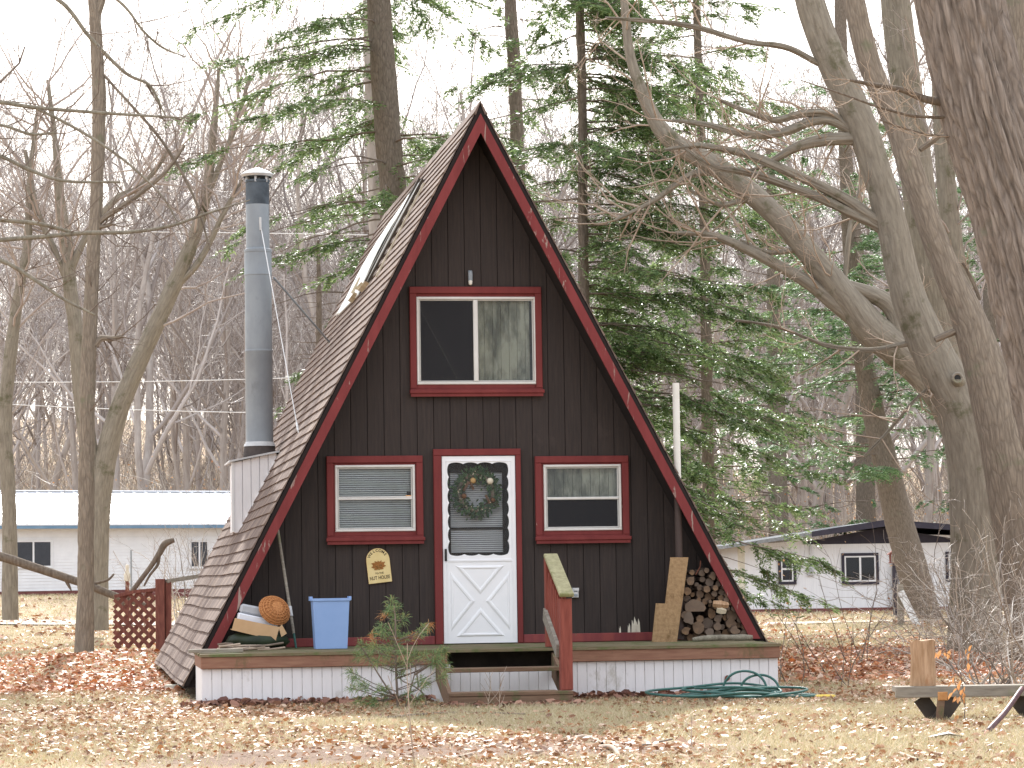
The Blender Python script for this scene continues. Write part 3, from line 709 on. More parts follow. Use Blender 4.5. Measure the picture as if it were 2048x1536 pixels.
nb = 5; topz = lambda u: cz0 + (h1z - cz0) * (u - cu0) / (h1u - cu0); ue = mL(cz0 + .1)
chase = obj('chase', cl(prism([(cu0 + .005, cb), (mL(cb) + .25, cb), (mL(h1z) + .05, h1z - .01), (cu0 + .005, cz0 - .01)], vc + .02, vc + 1.0)), M['skirt_white'], chimney)
bwid = (h1u - cu0) / nb
for i in range(nb):
    a, b = cu0 + i * bwid, cu0 + (i + 1) * bwid - .008
    za, zb_ = max(cb - .02, ZA - (UA - a) / ML - .06), max(cb - .02, ZA - (UA - b) / ML - .06)
    obj('chase_board', cl(prism([(a, za), (b, zb_), (b, topz(b)), (a, topz(a))], vc, vc + .019)), M['skirt_white'], chase)
obj('corner_strip', cl(box(cu0 - .03, cu0 - .001, vc - .01, vc + .06, cb + .0, cz0)), M['white_paint'], chase)
e0, e1 = np.array([mL(cb), 0, cb]), np.array([mL(h1z), 0, h1z])
obj('flashing', cl(bar((e0[0] + .02, vc - .012, e0[2]), (e1[0] + .02, vc - .012, e1[2]), .02, .05, (0, 1, 0))), M['white_paint'], chase)
obj('chase_top', cl(([(cu0 - .06, vc - .05, cz0 + .002), (h1u + .03, vc - .05, h1z + .002), (h1u + .03, vc + 1.05, h1z + .002), (cu0 - .06, vc + 1.05, cz0 + .002), (cu0 - .06, vc - .05, cz0 + .025), (h1u + .03, vc - .05, h1z + .025), (h1u + .03, vc + 1.05, h1z + .025), (cu0 - .06, vc + 1.05, cz0 + .025)], box(0, 1, 0, 1, 0, 1)[1])), M['galv'], chase)
vpz = vc + .45
def cpz(py): return HF.hp(517, py, vpz)[1]
cx_ = HF.hp(517.5, 700, vpz)[0]; m1 = (HF.hp(545.5, 700, vpz)[0] - HF.hp(490.5, 700, vpz)[0]) / 2; lean = 0.0
def pipe(name, prof, mat, parent):
    V, F = lathe(prof, 28, (cx_, vpz)); return sm(obj(name, cl((V, F)), mat, parent), .6)
r1_, r2_ = m1, m1 * .86
pipe('collar', [(r1_ * 1.22, cz0 + .01), (r1_ * 1.18, cpz(905)), (r1_ * 1.08, cpz(888))], M['collar_black'], chimney)
pipe('storm_collar', [(r1_ * 1.16, cpz(893)), (r1_ * 1.12, cpz(889)), (r1_ * 1.01, cpz(884))], M['galv'], chimney)
pipe('pipe_section', [(r1_, cpz(890)), (r1_, cpz(705)), (r1_ * 1.02, cpz(704)), (r1_ * 1.02, cpz(701)), (r1_, cpz(700))], M['chimney_grey'], chimney)
pipe('pipe_section', [(r1_ * .985, cpz(700)), (r1_ * .985, cpz(552)), (r1_ * 1.015, cpz(551)), (r1_ * 1.015, cpz(549)), (r1_, cpz(548)), (r1_, cpz(506)), (r1_ * 1.03, cpz(505)), (r1_ * 1.03, cpz(500)), (r2_, cpz(497))], M['chimney_grey'], chimney)
pipe('pipe_section', [(r2_, cpz(500)), (r2_, cpz(410))], M['chimney_grey'], chimney)
o = pipe('sooty_pipe_top', [(r2_, cpz(410)), (r2_, cpz(366)), (r2_ * 1.06, cpz(365)), (r2_ * 1.06, cpz(361)), (r2_ * .9, cpz(360)), (r2_ * .9, cpz(366)), (r2_ * .8, cpz(380)), (0, cpz(381))], M['soot'], chimney); o['label'] = 'blackened top section of the chimney pipe'
rc = pipe('rain_cap', [(r2_ * 1.22, cpz(354)), (r2_ * 1.38, cpz(350)), (r2_ * 1.36, cpz(348)), (r2_ * .9, cpz(342)), (r2_ * .3, cpz(337)), (0, cpz(336))], M['galv'], chimney)
pipe('cap_skirt', [(0, cpz(351)), (r2_ * 1.2, cpz(352)), (r2_ * 1.2, cpz(355))], M['soot'], chimney)
for i in range(6):
    a_ = i * math.pi / 3 + .3; x, y = cx_ + r2_ * .98 * math.cos(a_), vpz + r2_ * .98 * math.sin(a_)
    obj('cap_strap', cl(box(x - .012, x + .012, y - .012, y + .012, cpz(366), cpz(351))), M['galv'], rc)
hk = np.array([HF.hp(523, 460, vpz - r2_)[0], vpz - r2_, HF.hp(523, 460, vpz - r2_)[1]]); hw = roof_hit(597, 866, .02)
o = obj('guy_wire', cl(capped([hk, (hk + hw) / 2, hw], .006, 6)), M['wire_white'], chimney)
obj('wire_hook', cl(bar(hk + np.array([-.01, 0, .0]), hk + np.array([-.015, -.005, .16]), .02, .02)), M['galv'], chimney)
obj('turnbuckle', cl(capped([hw + (hk - hw) * .01, hw + (hk - hw) * .045], .013, 8)), M['wire_white'], chimney)
hb = np.array([HF.hp(548, 556, vpz)[0], vpz, HF.hp(548, 556, vpz)[1]]); hr_ = roof_hit(660, 686, .0)
obj('brace_rod', cl(capped([hb, hr_], .014, 8)), M['chimney_grey'], chimney)

# ------------------------------------------------------------------ torn skylight panel on the left roof
sk = empty('skylight_panel', HF.w(*roof_hit(780, 470)), PSI); sk0 = roof_hit(780, 470)
tag(sk, 'bowed white fibreglass sheet with dark battens lying on the left roof slope', 'skylight')
nL = np.array([-1, 0, ML]) / math.sqrt(1 + ML * ML)
def skl(V): return [tuple(np.asarray(p) - sk0) for p in V]
def strip(pa, pb, w0, w1, bow, thick, n=12):     # strip on the roof between two pixels, widths along v, bowed outwards
    A_, B_ = roof_hit(*pa), roof_hit(*pb); V = []
    for i in range(n + 1):
        t = i / n; c_ = A_ + (B_ - A_) * t; w_ = w0 + (w1 - w0) * t; lift = .02 + bow * math.sin(math.pi * t)
        for s_ in (0, 1):
            for th in (0, thick): V.append(c_ + np.array([0, s_ * w_, 0]) + nL * (lift + th))
    F = [(0, 1, 3, 2), (n * 4, n * 4 + 2, n * 4 + 3, n * 4 + 1)]
    for i in range(n):
        a_ = i * 4
        F += [(a_ + 1, a_ + 5, a_ + 7, a_ + 3), (a_, a_ + 2, a_ + 6, a_ + 4), (a_, a_ + 4, a_ + 5, a_ + 1), (a_ + 2, a_ + 3, a_ + 7, a_ + 6)]
    return skl(V), F
obj('sheet', strip((844, 366), (734, 574), 1.2, 3.8, .015, .012), M['fibreglass'], sk)
obj('sheet', strip((832, 385), (720, 592), 1.2, 2.6, .05, .012), M['fibreglass'], sk)
obj('batten', strip((846, 360), (736, 570), .16, .16, .0, .04), M['dark_wood'], sk)
obj('batten', strip((851, 361), (742, 566), .12, .12, .0, .03), M['dark_wood'], sk)
obj('batten', strip((853, 368), (757, 556), .04, .04, .0, .02), M['log_pale'], sk)
for pa, pb in (((742, 568), (728, 585)), ((734, 570), (722, 582)), ((720, 590), (708, 606)), ((730, 560), (714, 590))):
    obj('broken_batten_end', strip(pa, pb, .12, .08, .0, .06, 3), M['log_pale'], sk)
# ------------------------------------------------------------------ neighbouring houses
LO = P(150, 1190, 97); LF = Fr((LO[0], LO[1], 0), math.radians(30)); lz0 = float(LO[2])
lh = empty('ranch_house', (LO[0], LO[1], lz0), math.radians(30))
tag(lh, 'long low white-sided house with white ribbed metal roof behind the lattice fence', 'house')
ez = LF.hp(150, 1056)[1] - lz0; U0_, U1_ = -16.0, 17.0
lw = obj('wall', box(U0_, U1_, .03, 7.0, .02, ez - .02), M['vinyl_white'], lh)
lap = []; z = .16
while z < ez - .3:
    lap.append(([(U0_, -.016, z), (U1_, -.016, z), (U1_, .002, z + .108), (U0_, .002, z + .108), (U0_, .029, z), (U1_, .029, z)], [(0, 1, 2, 3), (1, 0, 4, 5)])); z += .108
o = obj('lap_siding', merge(*lap), M['vinyl_white'], lw); o['kind'] = 'stuff'
obj('frieze_board', box(U0_ - .02, U1_ + .02, -.03, .029, ez - .30, ez - .03), M['vinyl_white'], lh)
obj('foundation', box(U0_, U1_, -.02, 7.0, -.3, .15), M['foundation_red'], lh)
obj('soffit', box(U0_ - .3, U1_ + .3, -.45, .0295, ez - .028, ez), M['vinyl_white'], lh)
obj('gutter', box(U0_ - .3, U1_ + .3, -.58, -.452, ez - .03, ez + .13), M['gutter_blue'], lh)
rz1 = LF.hp(150, 983, 3.6)[1] - lz0
rf = obj('roof', ([(U0_ - .3, -.6, ez + .14), (U1_ + .3, -.6, ez + .14), (U1_ + .3, 3.6, rz1), (U0_ - .3, 3.6, rz1), (U1_ + .3, 7.5, ez + .14), (U0_ - .3, 7.5, ez + .14), (U0_ - .3, -.6, ez + .08), (U1_ + .3, -.6, ez + .08), (U1_ + .3, 7.5, ez + .08), (U0_ - .3, 7.5, ez + .08)],
    [(0, 1, 2, 3), (3, 2, 4, 5), (0, 6, 7, 1), (4, 8, 9, 5), (6, 9, 8, 7), (1, 7, 8, 4, 2), (0, 3, 5, 9, 6)]), M['roof_metal'], lh)
u = U0_ - .2
while u < U1_ + .2:
    obj('roof_rib', bar((u, -.61, ez + .147), (u, 3.58, rz1 + .004), .05, .045), M['roof_metal'], rf); u += .46
obj('ridge_cap', bar((U0_ - .3, 3.6, rz1 + .02), (U1_ + .3, 3.6, rz1 + .02), .35, .04), M['roof_metal'], rf)
def far_window(parent, r, split, casing, frame, cw, v0, inside=None, vert=True):
    a, b, c, d = r
    w = obj('window', ring(a, b, c, d, cw, v0 - .06, v0 - .005), casing, parent)
    fr_ = obj('window_frame', ring(a + cw, b - cw, c + cw, d - cw, .05, v0 - .045, v0 - .004), frame, w)
    if vert:
        s_ = a + (b - a) * split; obj('mullion', box(s_ - .03, s_ + .03, v0 - .05, v0 - .004, c + cw + .05, d - cw - .05), frame, w)
        rs = ((a + cw + .05, s_ - .03, c + cw + .05, d - cw - .05), (s_ + .03, b - cw - .05, c + cw + .05, d - cw - .05))
    else:
        s_ = c + (d - c) * split; obj('mullion', box(a + cw + .05, b - cw - .05, v0 - .05, v0 - .004, s_ - .03, s_ + .03), frame, w)
        rs = ((a + cw + .05, b - cw - .05, c + cw + .05, s_ - .03), (a + cw + .05, b - cw - .05, s_ + .03, d - cw - .05))
    for x0, x1, y0, y1 in rs: obj('pane', box(x0, x1, v0 - .02, v0 - .015, y0, y1), M['glass_far'], w)
    obj('dark_room', box(a + cw, b - cw, v0 - .012, v0 - .003, c + cw, d - cw), inside or M['interior_dark'], w)
    return w
for q in ((26, 1079, 105, 1137), (377, 1079, 418, 1138), (-60, 1079, -10, 1137)):
    r = LF.rect(*q); far_window(lh, (r[0], r[1], r[2] - lz0, r[3] - lz0), .5, M['vinyl_white'], M['vinyl_white'], .04, -.02, M['lid_grey'])

RO = P(1700, 1222, 90); RF = Fr((RO[0], RO[1], 0), math.radians(3)); rz0 = float(RO[2])
rh = empty('bungalow', (RO[0], RO[1], rz0), math.radians(3))
tag(rh, 'white bungalow with dark window trim and low dark gable behind the pines', 'house')
u0 = RF.hp(1490, 1150)[0]; u1 = u0 + 12.5; wt = RF.hp(1750, 1087)[1] - rz0
up = RF.hp(1765, 1050)[0]; pk = RF.hp(1765, 1050)[1] - rz0
rw = obj('wall', prism([(u0, .1), (u1, .1), (u1, wt), (up, wt + .32), (u0, wt)], 0, 8), M['panel_white'], rh)
for i in range(int((u1 - u0) / .4)):
    obj('wall_batten', box(u0 + .2 + i * .4, u0 + .225 + i * .4, -.008, -.0005, .12, wt - .02), M['panel_white'], rw)
obj('corner_trim', box(u0 - .2, u0 - .001, -.02, .2, .1, wt), M['plaster'], rw)
obj('foundation', box(u0 - .02, u1, -.03, 8, -.4, .1), M['foundation_red'], rh)
rf2 = obj('roof', merge(prism([(u0 - .7, wt - .1), (up, pk), (u1 + .7, wt - .1), (u1 + .7, wt + .0), (up, pk + .14), (u0 - .7, wt + .0)], -.9, 8.5)), M['roof_asphalt'], rh)
gl, gr = RF.hp(1615, 1087)[0], RF.hp(1915, 1087)[0]; fz = lambda q: wt - .12 + (pk - .05 - wt + .12) * (1 - abs(q - up) / ((up - u0 + .7) if q < up else (u1 + .7 - up)))
obj('gable_fascia', prism([(gl, fz(gl)), (up, pk - .05), (gr, fz(gr)), (gr, fz(gr) + .17), (up, pk + .16), (gl, fz(gl) + .17)], -.95, -.905), M['trim_dark'], rf2)
obj('gable_board', prism([(gl, wt), (gr, wt), (gr, wt + .1), (up, pk - .08), (gl, wt + .1)], -.02, -.004), M['trim_dark'], rw)
for q, vt, sp_ in (((1556, 1107, 1592, 1169), False, .5), ((1683, 1106, 1757, 1169), True, .5), ((1891, 1103, 1945, 1163), True, .5)):
    r = RF.rect(*q); far_window(rh, (r[0], r[1], r[2] - rz0, r[3] - rz0), sp_, M['trim_dark'], M['vinyl_white'], .09, -.01, None, vt)
mu, mz = RF.hp(1620.5, 1143); mz -= rz0
mb = obj('meter_box', bbox(mu - .10, mu + .10, -.12, -.01, mz - .14, mz + .12, .02), M['galv'], rh)
dv, df = lathe([(.075, 0), (.07, .05), (0, .06)], 12); obj('meter_dial', ([(x + mu, -.12 - z, y + mz) for x, y, z in dv], df), M['lid_grey'], mb)
obj('conduit', capped([(mu, -.06, mz + .12), (mu, -.06, wt - .05)], .03, 8), M['galv'], mb)
d0u, d1u = RF.hp(1784, 1170)[0], RF.hp(1795, 1170)[0]
obj('porch_post', box(d0u, d1u, -.2, -.05, .0, RF.hp(1790, 1124)[1] - rz0), M['trim_dark'], rh)

# bird feeder, white posts, lattice, poles
q = P(1788, 1118, 78); bfz = float(gz(q[0], q[1]))
bf_ = empty('bird_feeder', (q[0], q[1], bfz)); tag(bf_, 'small wooden bird feeder on a dark post beside the leaning pine', 'bird feeder')
h = q[2] - bfz
obj('post', box(-.05, .05, -.05, .05, -.2, h - .12), M['trim_dark'], bf_); obj('floor', box(-.14, .14, -.14, .14, h - .119, h - .09), M['fence_red'], bf_)
for x in (-.12, .09): obj('side', box(x, x + .03, -.12, .12, h - .0895, h + .12), M['fence_red'], bf_)
obj('seed_box', box(-.06, .06, -.06, .06, h - .089, h + .1), M['log_pale'], bf_)
obj('roof', prism([(-.2, h + .1205), (.2, h + .1205), (0, h + .27)], -.18, .18), M['fence_red'], bf_)
A_ = gp(1802, 1252); B_ = gp(1842, 1258)
wp = empty('post_and_brace', A_); tag(wp, 'peeling white wooden post with a slanting white brace near the leaning pine', 'post')
obj('post', box(-.07, .07, -.07, .07, -.1, P(1797, 1168, A_[1])[2] - A_[2]), M['wood_grey'], wp)
Bt = P(1800, 1183, A_[1]) - A_; Bb = P(1840, 1257, A_[1] - .3) - A_
obj('brace', bar((Bt[0], Bt[1] - .08, Bt[2]), (Bb[0], Bb[1], Bb[2] - .05), .16, .05, (0, 1, 0)), M['white_paint'], wp)
YL = 43.0
def LP_(px, py, dy=0): return P(px, py, YL + dy)
lat = empty('lattice_fence', (*LP_(320, 1295)[:2], 0.0)); L0 = np.array([*LP_(320, 1295)[:2], 0.0])
tag(lat, 'sagging red lattice fence panel with two red posts beside the roof foot', 'fence')
def latb(name, a, b, w, t, mat): return obj(name, bar(a - L0, b - L0, w, t, (0, 1, 0)), mat, lat)
gL = float(gz(*LP_(320, 1300)[:2]))
for x0, x1, yt in ((312, 330, 1158), (331, 342, 1164)):
    c_ = LP_((x0 + x1) / 2, 1220); tz = LP_(x0, yt)[2]; hw = (x1 - x0) / 2 * pxm(YL)
    obj('post', bbox(c_[0] - L0[0] - hw, c_[0] - L0[0] + hw, -.07 + (.06 if x0 > 320 else 0), .07, gL - .2, tz), M['fence_red'], lat)
latb('top_rail', LP_(332, 1163), P(412, 1150, YL + .6), .06, .09, M['wood_grey'])
xa, xb, yt0, yt1, yb = 228, 311, 1192, 1178, 1296
pitch = 21; polyclip = lambda x, y: True
for i in range(-8, 12):                          # slats both ways, clipped to the panel
    for sgn, dy in ((1, 0), (-1, .022)):
        pts = []
        for t in np.linspace(0, 1, 60):
            x = xa + (xb - xa) * t
            y = (yt1 + (i * pitch) + sgn * (x - xa) * 1.02) + (0 if sgn > 0 else 80)
            top = yt0 + (yt1 - yt0) * t - 3 * math.sin(t * 3.1)
            if top <= y <= yb: pts.append((x, y))
        if len(pts) > 3: latb('lattice_slat', P(*pts[0], YL + dy), P(*pts[-1], YL + dy), .058, .012, M['fence_red'])
latb('panel_edge', P(229, 1193, YL - .02), P(270, 1183, YL - .02), .05, .03, M['fence_red']); latb('panel_edge', P(270, 1183, YL - .02), P(311, 1179, YL - .02), .05, .03, M['fence_red'])
q = gp(263, 1262); mp_ = obj('metal_stake', capped([(0, 0, -.2), (0, 0, P(263, 1100, q[1])[2] - q[2])], .02, 8), M['chimney_grey']); mp_.location = tuple(q)
tag(mp_, 'thin grey metal stake standing behind the lattice', 'stake')
q = gp(255, 1255); st = empty('garden_post', q); tag(st, 'short brown post topped by a pale plaster figure behind the lattice', 'post')
zz = lambda py: P(254, py, q[1])[2] - q[2]; s_ = pxm(q[1])
obj('post', box(-3.5 * s_, 3.5 * s_, -3.5 * s_, 3.5 * s_, -.2, zz(1162)), M['fence_red'], st)
sm(obj('figure', lathe([(0, zz(1163)), (6 * s_, zz(1162)), (7 * s_, zz(1150)), (4 * s_, zz(1144)), (3 * s_, zz(1140)), (4 * s_, zz(1135)), (3 * s_, zz(1130)), (0, zz(1129))], 12), M['plaster'], st))
# overhead wires
for pts, lb in ((((-400, 764), (300, 763), (900, 745)), 'middle white overhead wire passing behind the chimney'), (((-400, 786), (250, 819), (900, 832)), 'lowest white overhead wire passing behind the chimney'), (((300, 464), (560, 467), (950, 474)), 'highest pale overhead wire behind the chimney pipe')):
    c_ = catmull([P(x, y, 66 + (x + 400) * .004) for x, y in pts], 10)
    o = npmesh('overhead_wire', *tube(c_, .010, 5), M['wire_white']); tag(o, lb, 'wire', 'overhead wires')

# ------------------------------------------------------------------ things on the porch
def hthing(name, px, py, v, label, cat, group=None, z=None):
    u_, z_ = HF.hp(px, py, v); o = empty(name, HF.w(u_, v, DECK if z is None else z), PSI); tag(o, label, cat, group); return o
# welcome sign
u_, z_ = HF.hp(757, 1131, -.02)
sign = empty('welcome_sign', HF.w(u_, -.004, z_), PSI); sign.rotation_euler = (0, math.radians(-6), PSI)
tag(sign, 'cream arched wooden welcome sign with oak leaves and acorns on the brown wall', 'sign')
hw_, hh = .125, .185
arch = [(-hw_, -hh), (hw_, -hh), (hw_, hh - hw_)] + [(hw_ * math.cos(a), hh - hw_ + hw_ * math.sin(a)) for a in np.linspace(0, math.pi, 15)[1:-1]] + [(-hw_, hh - hw_)]
obj('board', prism(arch, -.02, 0), M['sign_cream'], sign)
obj('board_edge', prism([(x * 1.012 if True else x, z * 1.008) for x, z in arch], -.017, -.003), M['end_orange'], sign)
def text(body, size, x, z, rot=0, parent=sign, mat='ink_brown'):
    tcv = bpy.data.curves.new('lettering', 'FONT'); tcv.body = body; tcv.size = size; tcv.align_x = 'CENTER'; tcv.align_y = 'CENTER'; tcv.extrude = .0008; tcv.offset = .0006
    tcv.materials.append(M[mat]); o = to_mesh('lettering', tcv, parent)
    o.rotation_euler = (math.pi / 2, rot, 0); o.location = (x, -.0208, z); return o
for i, ch in enumerate('WELCOME'):
    a_ = math.radians(150 - i * 20); text(ch, .042, .098 * math.cos(a_), hh - hw_ + .098 * math.sin(a_) * 1.02, math.pi / 2 - a_)
text('TO THE', .026, 0, -.083); o = text('NUT HOUSE', .046, 0, -.132); o.scale = (.86, 1.15, 1)
def oakleaf(L, w, n=5):
    pts = []
    for i in range(n * 2 + 1):
        t = i / (n * 2); r = w * math.sin(math.pi * min(1, t * .9 + .1)) * (1.0 if i % 2 else .55); pts.append((r, t * L))
    return [(x, y) for x, y in pts] + [(-x, y) for x, y in reversed(pts[:-1])]
for i, (a_, L) in enumerate(((0, .06), (32, .07), (62, .085), (92, .08), (125, .06), (-32, .07), (-62, .085), (-92, .08), (-125, .06))):
    ca, sa = math.cos(math.radians(a_)), math.sin(math.radians(a_)); lf = oakleaf(L, .024)
    obj('oak_leaf', prism([(x * ca + z * sa, -x * sa + z * ca - .008) for x, z in lf][::-1], -.0225 - .0004 * i, -.0203), M['leaf_brown'], sign)
for x, z in ((-.02, -.01), (.022, -.005), (0, -.03)):
    av, af = lathe([(0, -.016), (.008, -.012), (.011, 0), (.009, .006), (.013, .007), (.009, .014), (0, .016)], 10)
    obj('acorn', ([(a + x, b * .6 - .026, c + z) for a, b, c in av], af), M['acorn'], sign, True)
# blue bin
bin_ = hthing('storage_bin', 661, 1298, -.85, 'light blue plastic tub standing on the deck against the brown wall', 'tub')
bw = HF.rect(630, 1240, 693, 1298, -.85); tw = HF.rect(621, 1200, 697, 1210, -.85); hb_ = HF.hp(660, 1197, -.85)[1] - DECK
b2, t2 = (bw[1] - bw[0]) / 2, (tw[1] - tw[0]) / 2 - .008
def frust(b, t, z0, z1, dy=.75): return [(-b, -b * dy, z0), (b, -b * dy, z0), (b, b * dy, z0), (-b, b * dy, z0), (-t, -t * dy, z1), (t, -t * dy, z1), (t, t * dy, z1), (-t, t * dy, z1)], [(0, 3, 2, 1), (0, 1, 5, 4), (1, 2, 6, 5), (2, 3, 7, 6), (3, 0, 4, 7)]
tub = obj('tub_body', frust(b2, t2, .002, hb_), M['bin_blue'], bin_); s_ = tub.modifiers.new('s', 'SOLIDIFY'); s_.thickness = .004; bm_ = tub.modifiers.new('b', 'BEVEL'); bm_.width = .015; bm_.segments = 3
rim = obj('rim', ring(-t2 - .01, t2 + .01, -t2 * .75 - .01, t2 * .75 + .01, .014, 0, .03), M['bin_blue'], bin_)
rim.data.transform(Matrix(((1, 0, 0, 0), (0, 0, 1, 0), (0, 1, 0, hb_ - .028), (0, 0, 0, 1))))
for s_ in (-1, 1): obj('handle_lug', box(s_ * (t2 + .012) - .014, s_ * (t2 + .012) + .014, -.08, .08, hb_ - .02, hb_ + .022), M['bin_blue'], bin_)
# leaning pole
p0 = np.array(HF.hp(592, 1268, -.45)); p1 = np.array(HF.hp(554, 1053, -.02))
lp0 = HF.w(p0[0], -.45, DECK + .002)
pole = empty('leaning_pole', lp0, PSI); tag(pole, 'pale wooden pole with a green tip leaning against the wall beside the basket', 'pole')
top = np.array([p1[0] - p0[0], .40, p1[1] - DECK]); 
obj('shaft', capped([top * .12, top * .5, top], .016, 10), M['wood_grey'], pole); obj('tip', capped([top * 0, top * .119], .012, 8), M['hose_green'], pole)
obj('clamp', capped([top * .26, top * .34], .022, 8), M['galv'], pole)
# stack of boxes with basket
def tilt(o, deg): o.rotation_euler = (0, math.radians(deg), PSI)
def quadbox(name, pix, v, depth, mat, parent, org):
    q_ = [HF.hp(x, y, v) for x, y in pix]; return obj(name, prism([(a - org[0], z - org[1]) for a, z in q_], 0, depth), mat, parent)
def stackbox(name, pix, v, depth, mat, label, cat):
    o0 = HF.hp(*pix[0], v); o = empty(name, HF.w(o0[0], v, o0[1]), PSI); tag(o, label, cat); return o, o0
sb, og = stackbox('garden_bag', [(468, 1296)], -.75, .4, None, 'crumpled dark green sack under the cardboard box on the deck', 'sack')
bg = obj('sack', lathe([(.02, -.0), (.24, .02), (.30, .08), (.27, .14), (.2, .17), (0, .18)], 16), M['bag_green'], sb, True); bg.location = (.27, .22, DECK - og[1] + .004); bg.scale = (1.15, .75, 1)
V_ = np.array([v.co for v in bg.data.vertices]); V_ += (vnoise(V_ * 9, 4)[:, None] - .5) * .05; bg.data.vertices.foreach_set('co', V_.astype(np.float32).ravel())
sb, og = stackbox('cardboard_box', [(465, 1258), (553, 1279), (558, 1253), (471, 1237)], -.72, .4, None, 'tilted open tan cardboard box with one flap hanging, on the dark sack', 'box')
quadbox('box_wall', [(464, 1258), (552, 1279), (559, 1254), (470, 1236)], -.72, .012, M['cardboard'], sb, og)
quadbox('box_wall', [(464, 1258), (552, 1279), (559, 1254), (470, 1236)], -.34, .012, M['cardboard'], sb, og).location = (0, .38, 0)
quadbox('box_flap', [(563, 1274), (574, 1267), (564, 1249), (558, 1256)], -.74, .01, M['cardboard'], sb, og)
quadbox('box_bottom', [(464, 1260), (552, 1281), (552, 1279), (464, 1258)], -.71, .36, M['cardboard'], sb, og)
sb, og = stackbox('foam_cooler', [(476, 1240), (556, 1257), (557, 1241), (479, 1225)], -.66, .3, None, 'white foam cooler lying tilted in the cardboard box', 'cooler')
o = quadbox('tray', [(475, 1243), (555, 1259), (557, 1242), (478, 1225)], -.66, .28, M['foam_white'], sb, og); o.modifiers.new('b', 'BEVEL').width = .012
sb, og = stackbox('plastic_tray', [(480, 1224), (530, 1234), (532, 1216), (483, 1207)], -.62, .3, None, 'grey plastic tray resting on the white foam cooler', 'tray')
o = quadbox('lid', [(479, 1225), (534, 1236), (530, 1216), (484, 1207)], -.62, .25, M['lid_grey'], sb, og); o.modifiers.new('b', 'BEVEL').width = .02
u_, z_ = HF.hp(549, 1221, -.62)
bk = empty('wicker_basket', HF.w(u_, -.62, z_), PSI); bk.rotation_euler = (math.radians(58), math.radians(14), PSI + .25); tag(bk, 'shallow brown wicker basket tipped on its side on the grey lid', 'basket')
sm(obj('bowl', lathe([(0, .085), (.06, .082), (.11, .06), (.15, .02), (.165, 0), (.158, -.005), (.14, .02), (.1, .05), (0, .07)], 28), M['wicker'], bk)); bk.scale = (1.05, 1.05, 1.05)
for k_, (rr, zz_) in enumerate(((.163, 0), (.152, .022), (.135, .042), (.112, .060), (.085, .073))):
    a_ = np.linspace(0, 2 * math.pi, 33); obj('woven_ring', [list(map(tuple, q)) if i == 0 else [tuple(f) for f in q] for i, q in enumerate(tube(np.stack([rr * np.cos(a_), rr * np.sin(a_), 0 * a_ + zz_], -1), .007, 6))], M['wicker'], bk, True)
for k_ in range(20):
    a_ = k_ * math.pi / 10; pr = [(.168, -.002), (.153, .026), (.115, .066), (.06, .087)]
    obj('stake', capped([(r_ * math.cos(a_), r_ * math.sin(a_), z__) for r_, z__ in pr], .004, 5), M['wicker'], bk, True)
# loose plank and sticks on the left end of the deck
p0, p1 = HF.hp(377, 1306, -1.75), HF.hp(486, 1302, -1.75)
pl = empty('loose_plank', HF.w((p0[0] + p1[0]) / 2, -1.75, DECK + .004), PSI); tag(pl, 'weathered plank jutting past the left end of the deck', 'plank')
obj('plank', bbox(-(p1[0] - p0[0]) / 2, (p1[0] - p0[0]) / 2, -.06, .06, .002, .036, .004), M['wood_grey'], pl)
rg = np.random.default_rng(11)
for i in range(16):
    x0 = rg.uniform(432, 520); ln = rg.uniform(25, 70); v_ = rg.uniform(-1.55, -1.15); a_, b_ = HF.hp(x0, 1300, v_)[0], HF.hp(x0 + ln, 1300, v_)[0]; r_ = rg.uniform(.006, .014); z_ = DECK + r_ + .004 + (i // 5) * .02
    pts = [HF.w(a_, v_, z_), HF.w((a_ + b_) / 2, v_ + rg.uniform(-.05, .05), z_ + rg.uniform(0, .015)), HF.w(b_, v_ + rg.uniform(-.12, .12), z_ + rg.uniform(0, .03))]
    o = obj('kindling_stick', capped(pts, r_, 6), M['twig_tan' if i % 3 else 'twig_dark']); tag(o, 'thin stick in the kindling heap at the left end of the deck', 'stick', 'kindling sticks on the deck')
# plywood boards leaning by the firewood
for nm, pix, v_, lb in (('plywood_board', [(1331, 1213), (1362, 1216), (1377, 1115), (1341, 1115)], -.50, 'tall narrow plywood offcut leaning behind the wider one beside the firewood'), ('plywood_board', [(1304, 1284), (1354, 1285), (1363, 1208), (1312, 1207)], -.54, 'wide low plywood board standing on the deck beside the firewood')):
    if v_ == -.50: pix[0], pix[1] = (1322, 1284), (1354, 1284)
    o0 = HF.hp(*pix[0], v_); o = empty(nm, HF.w(o0[0], v_, max(o0[1], DECK)), PSI); tag(o, lb, 'plywood', 'plywood offcuts by the firewood')
    quadbox('sheet', pix, v_, .018, M['osb'], o, (o0[0], max(o0[1], DECK) - .002))
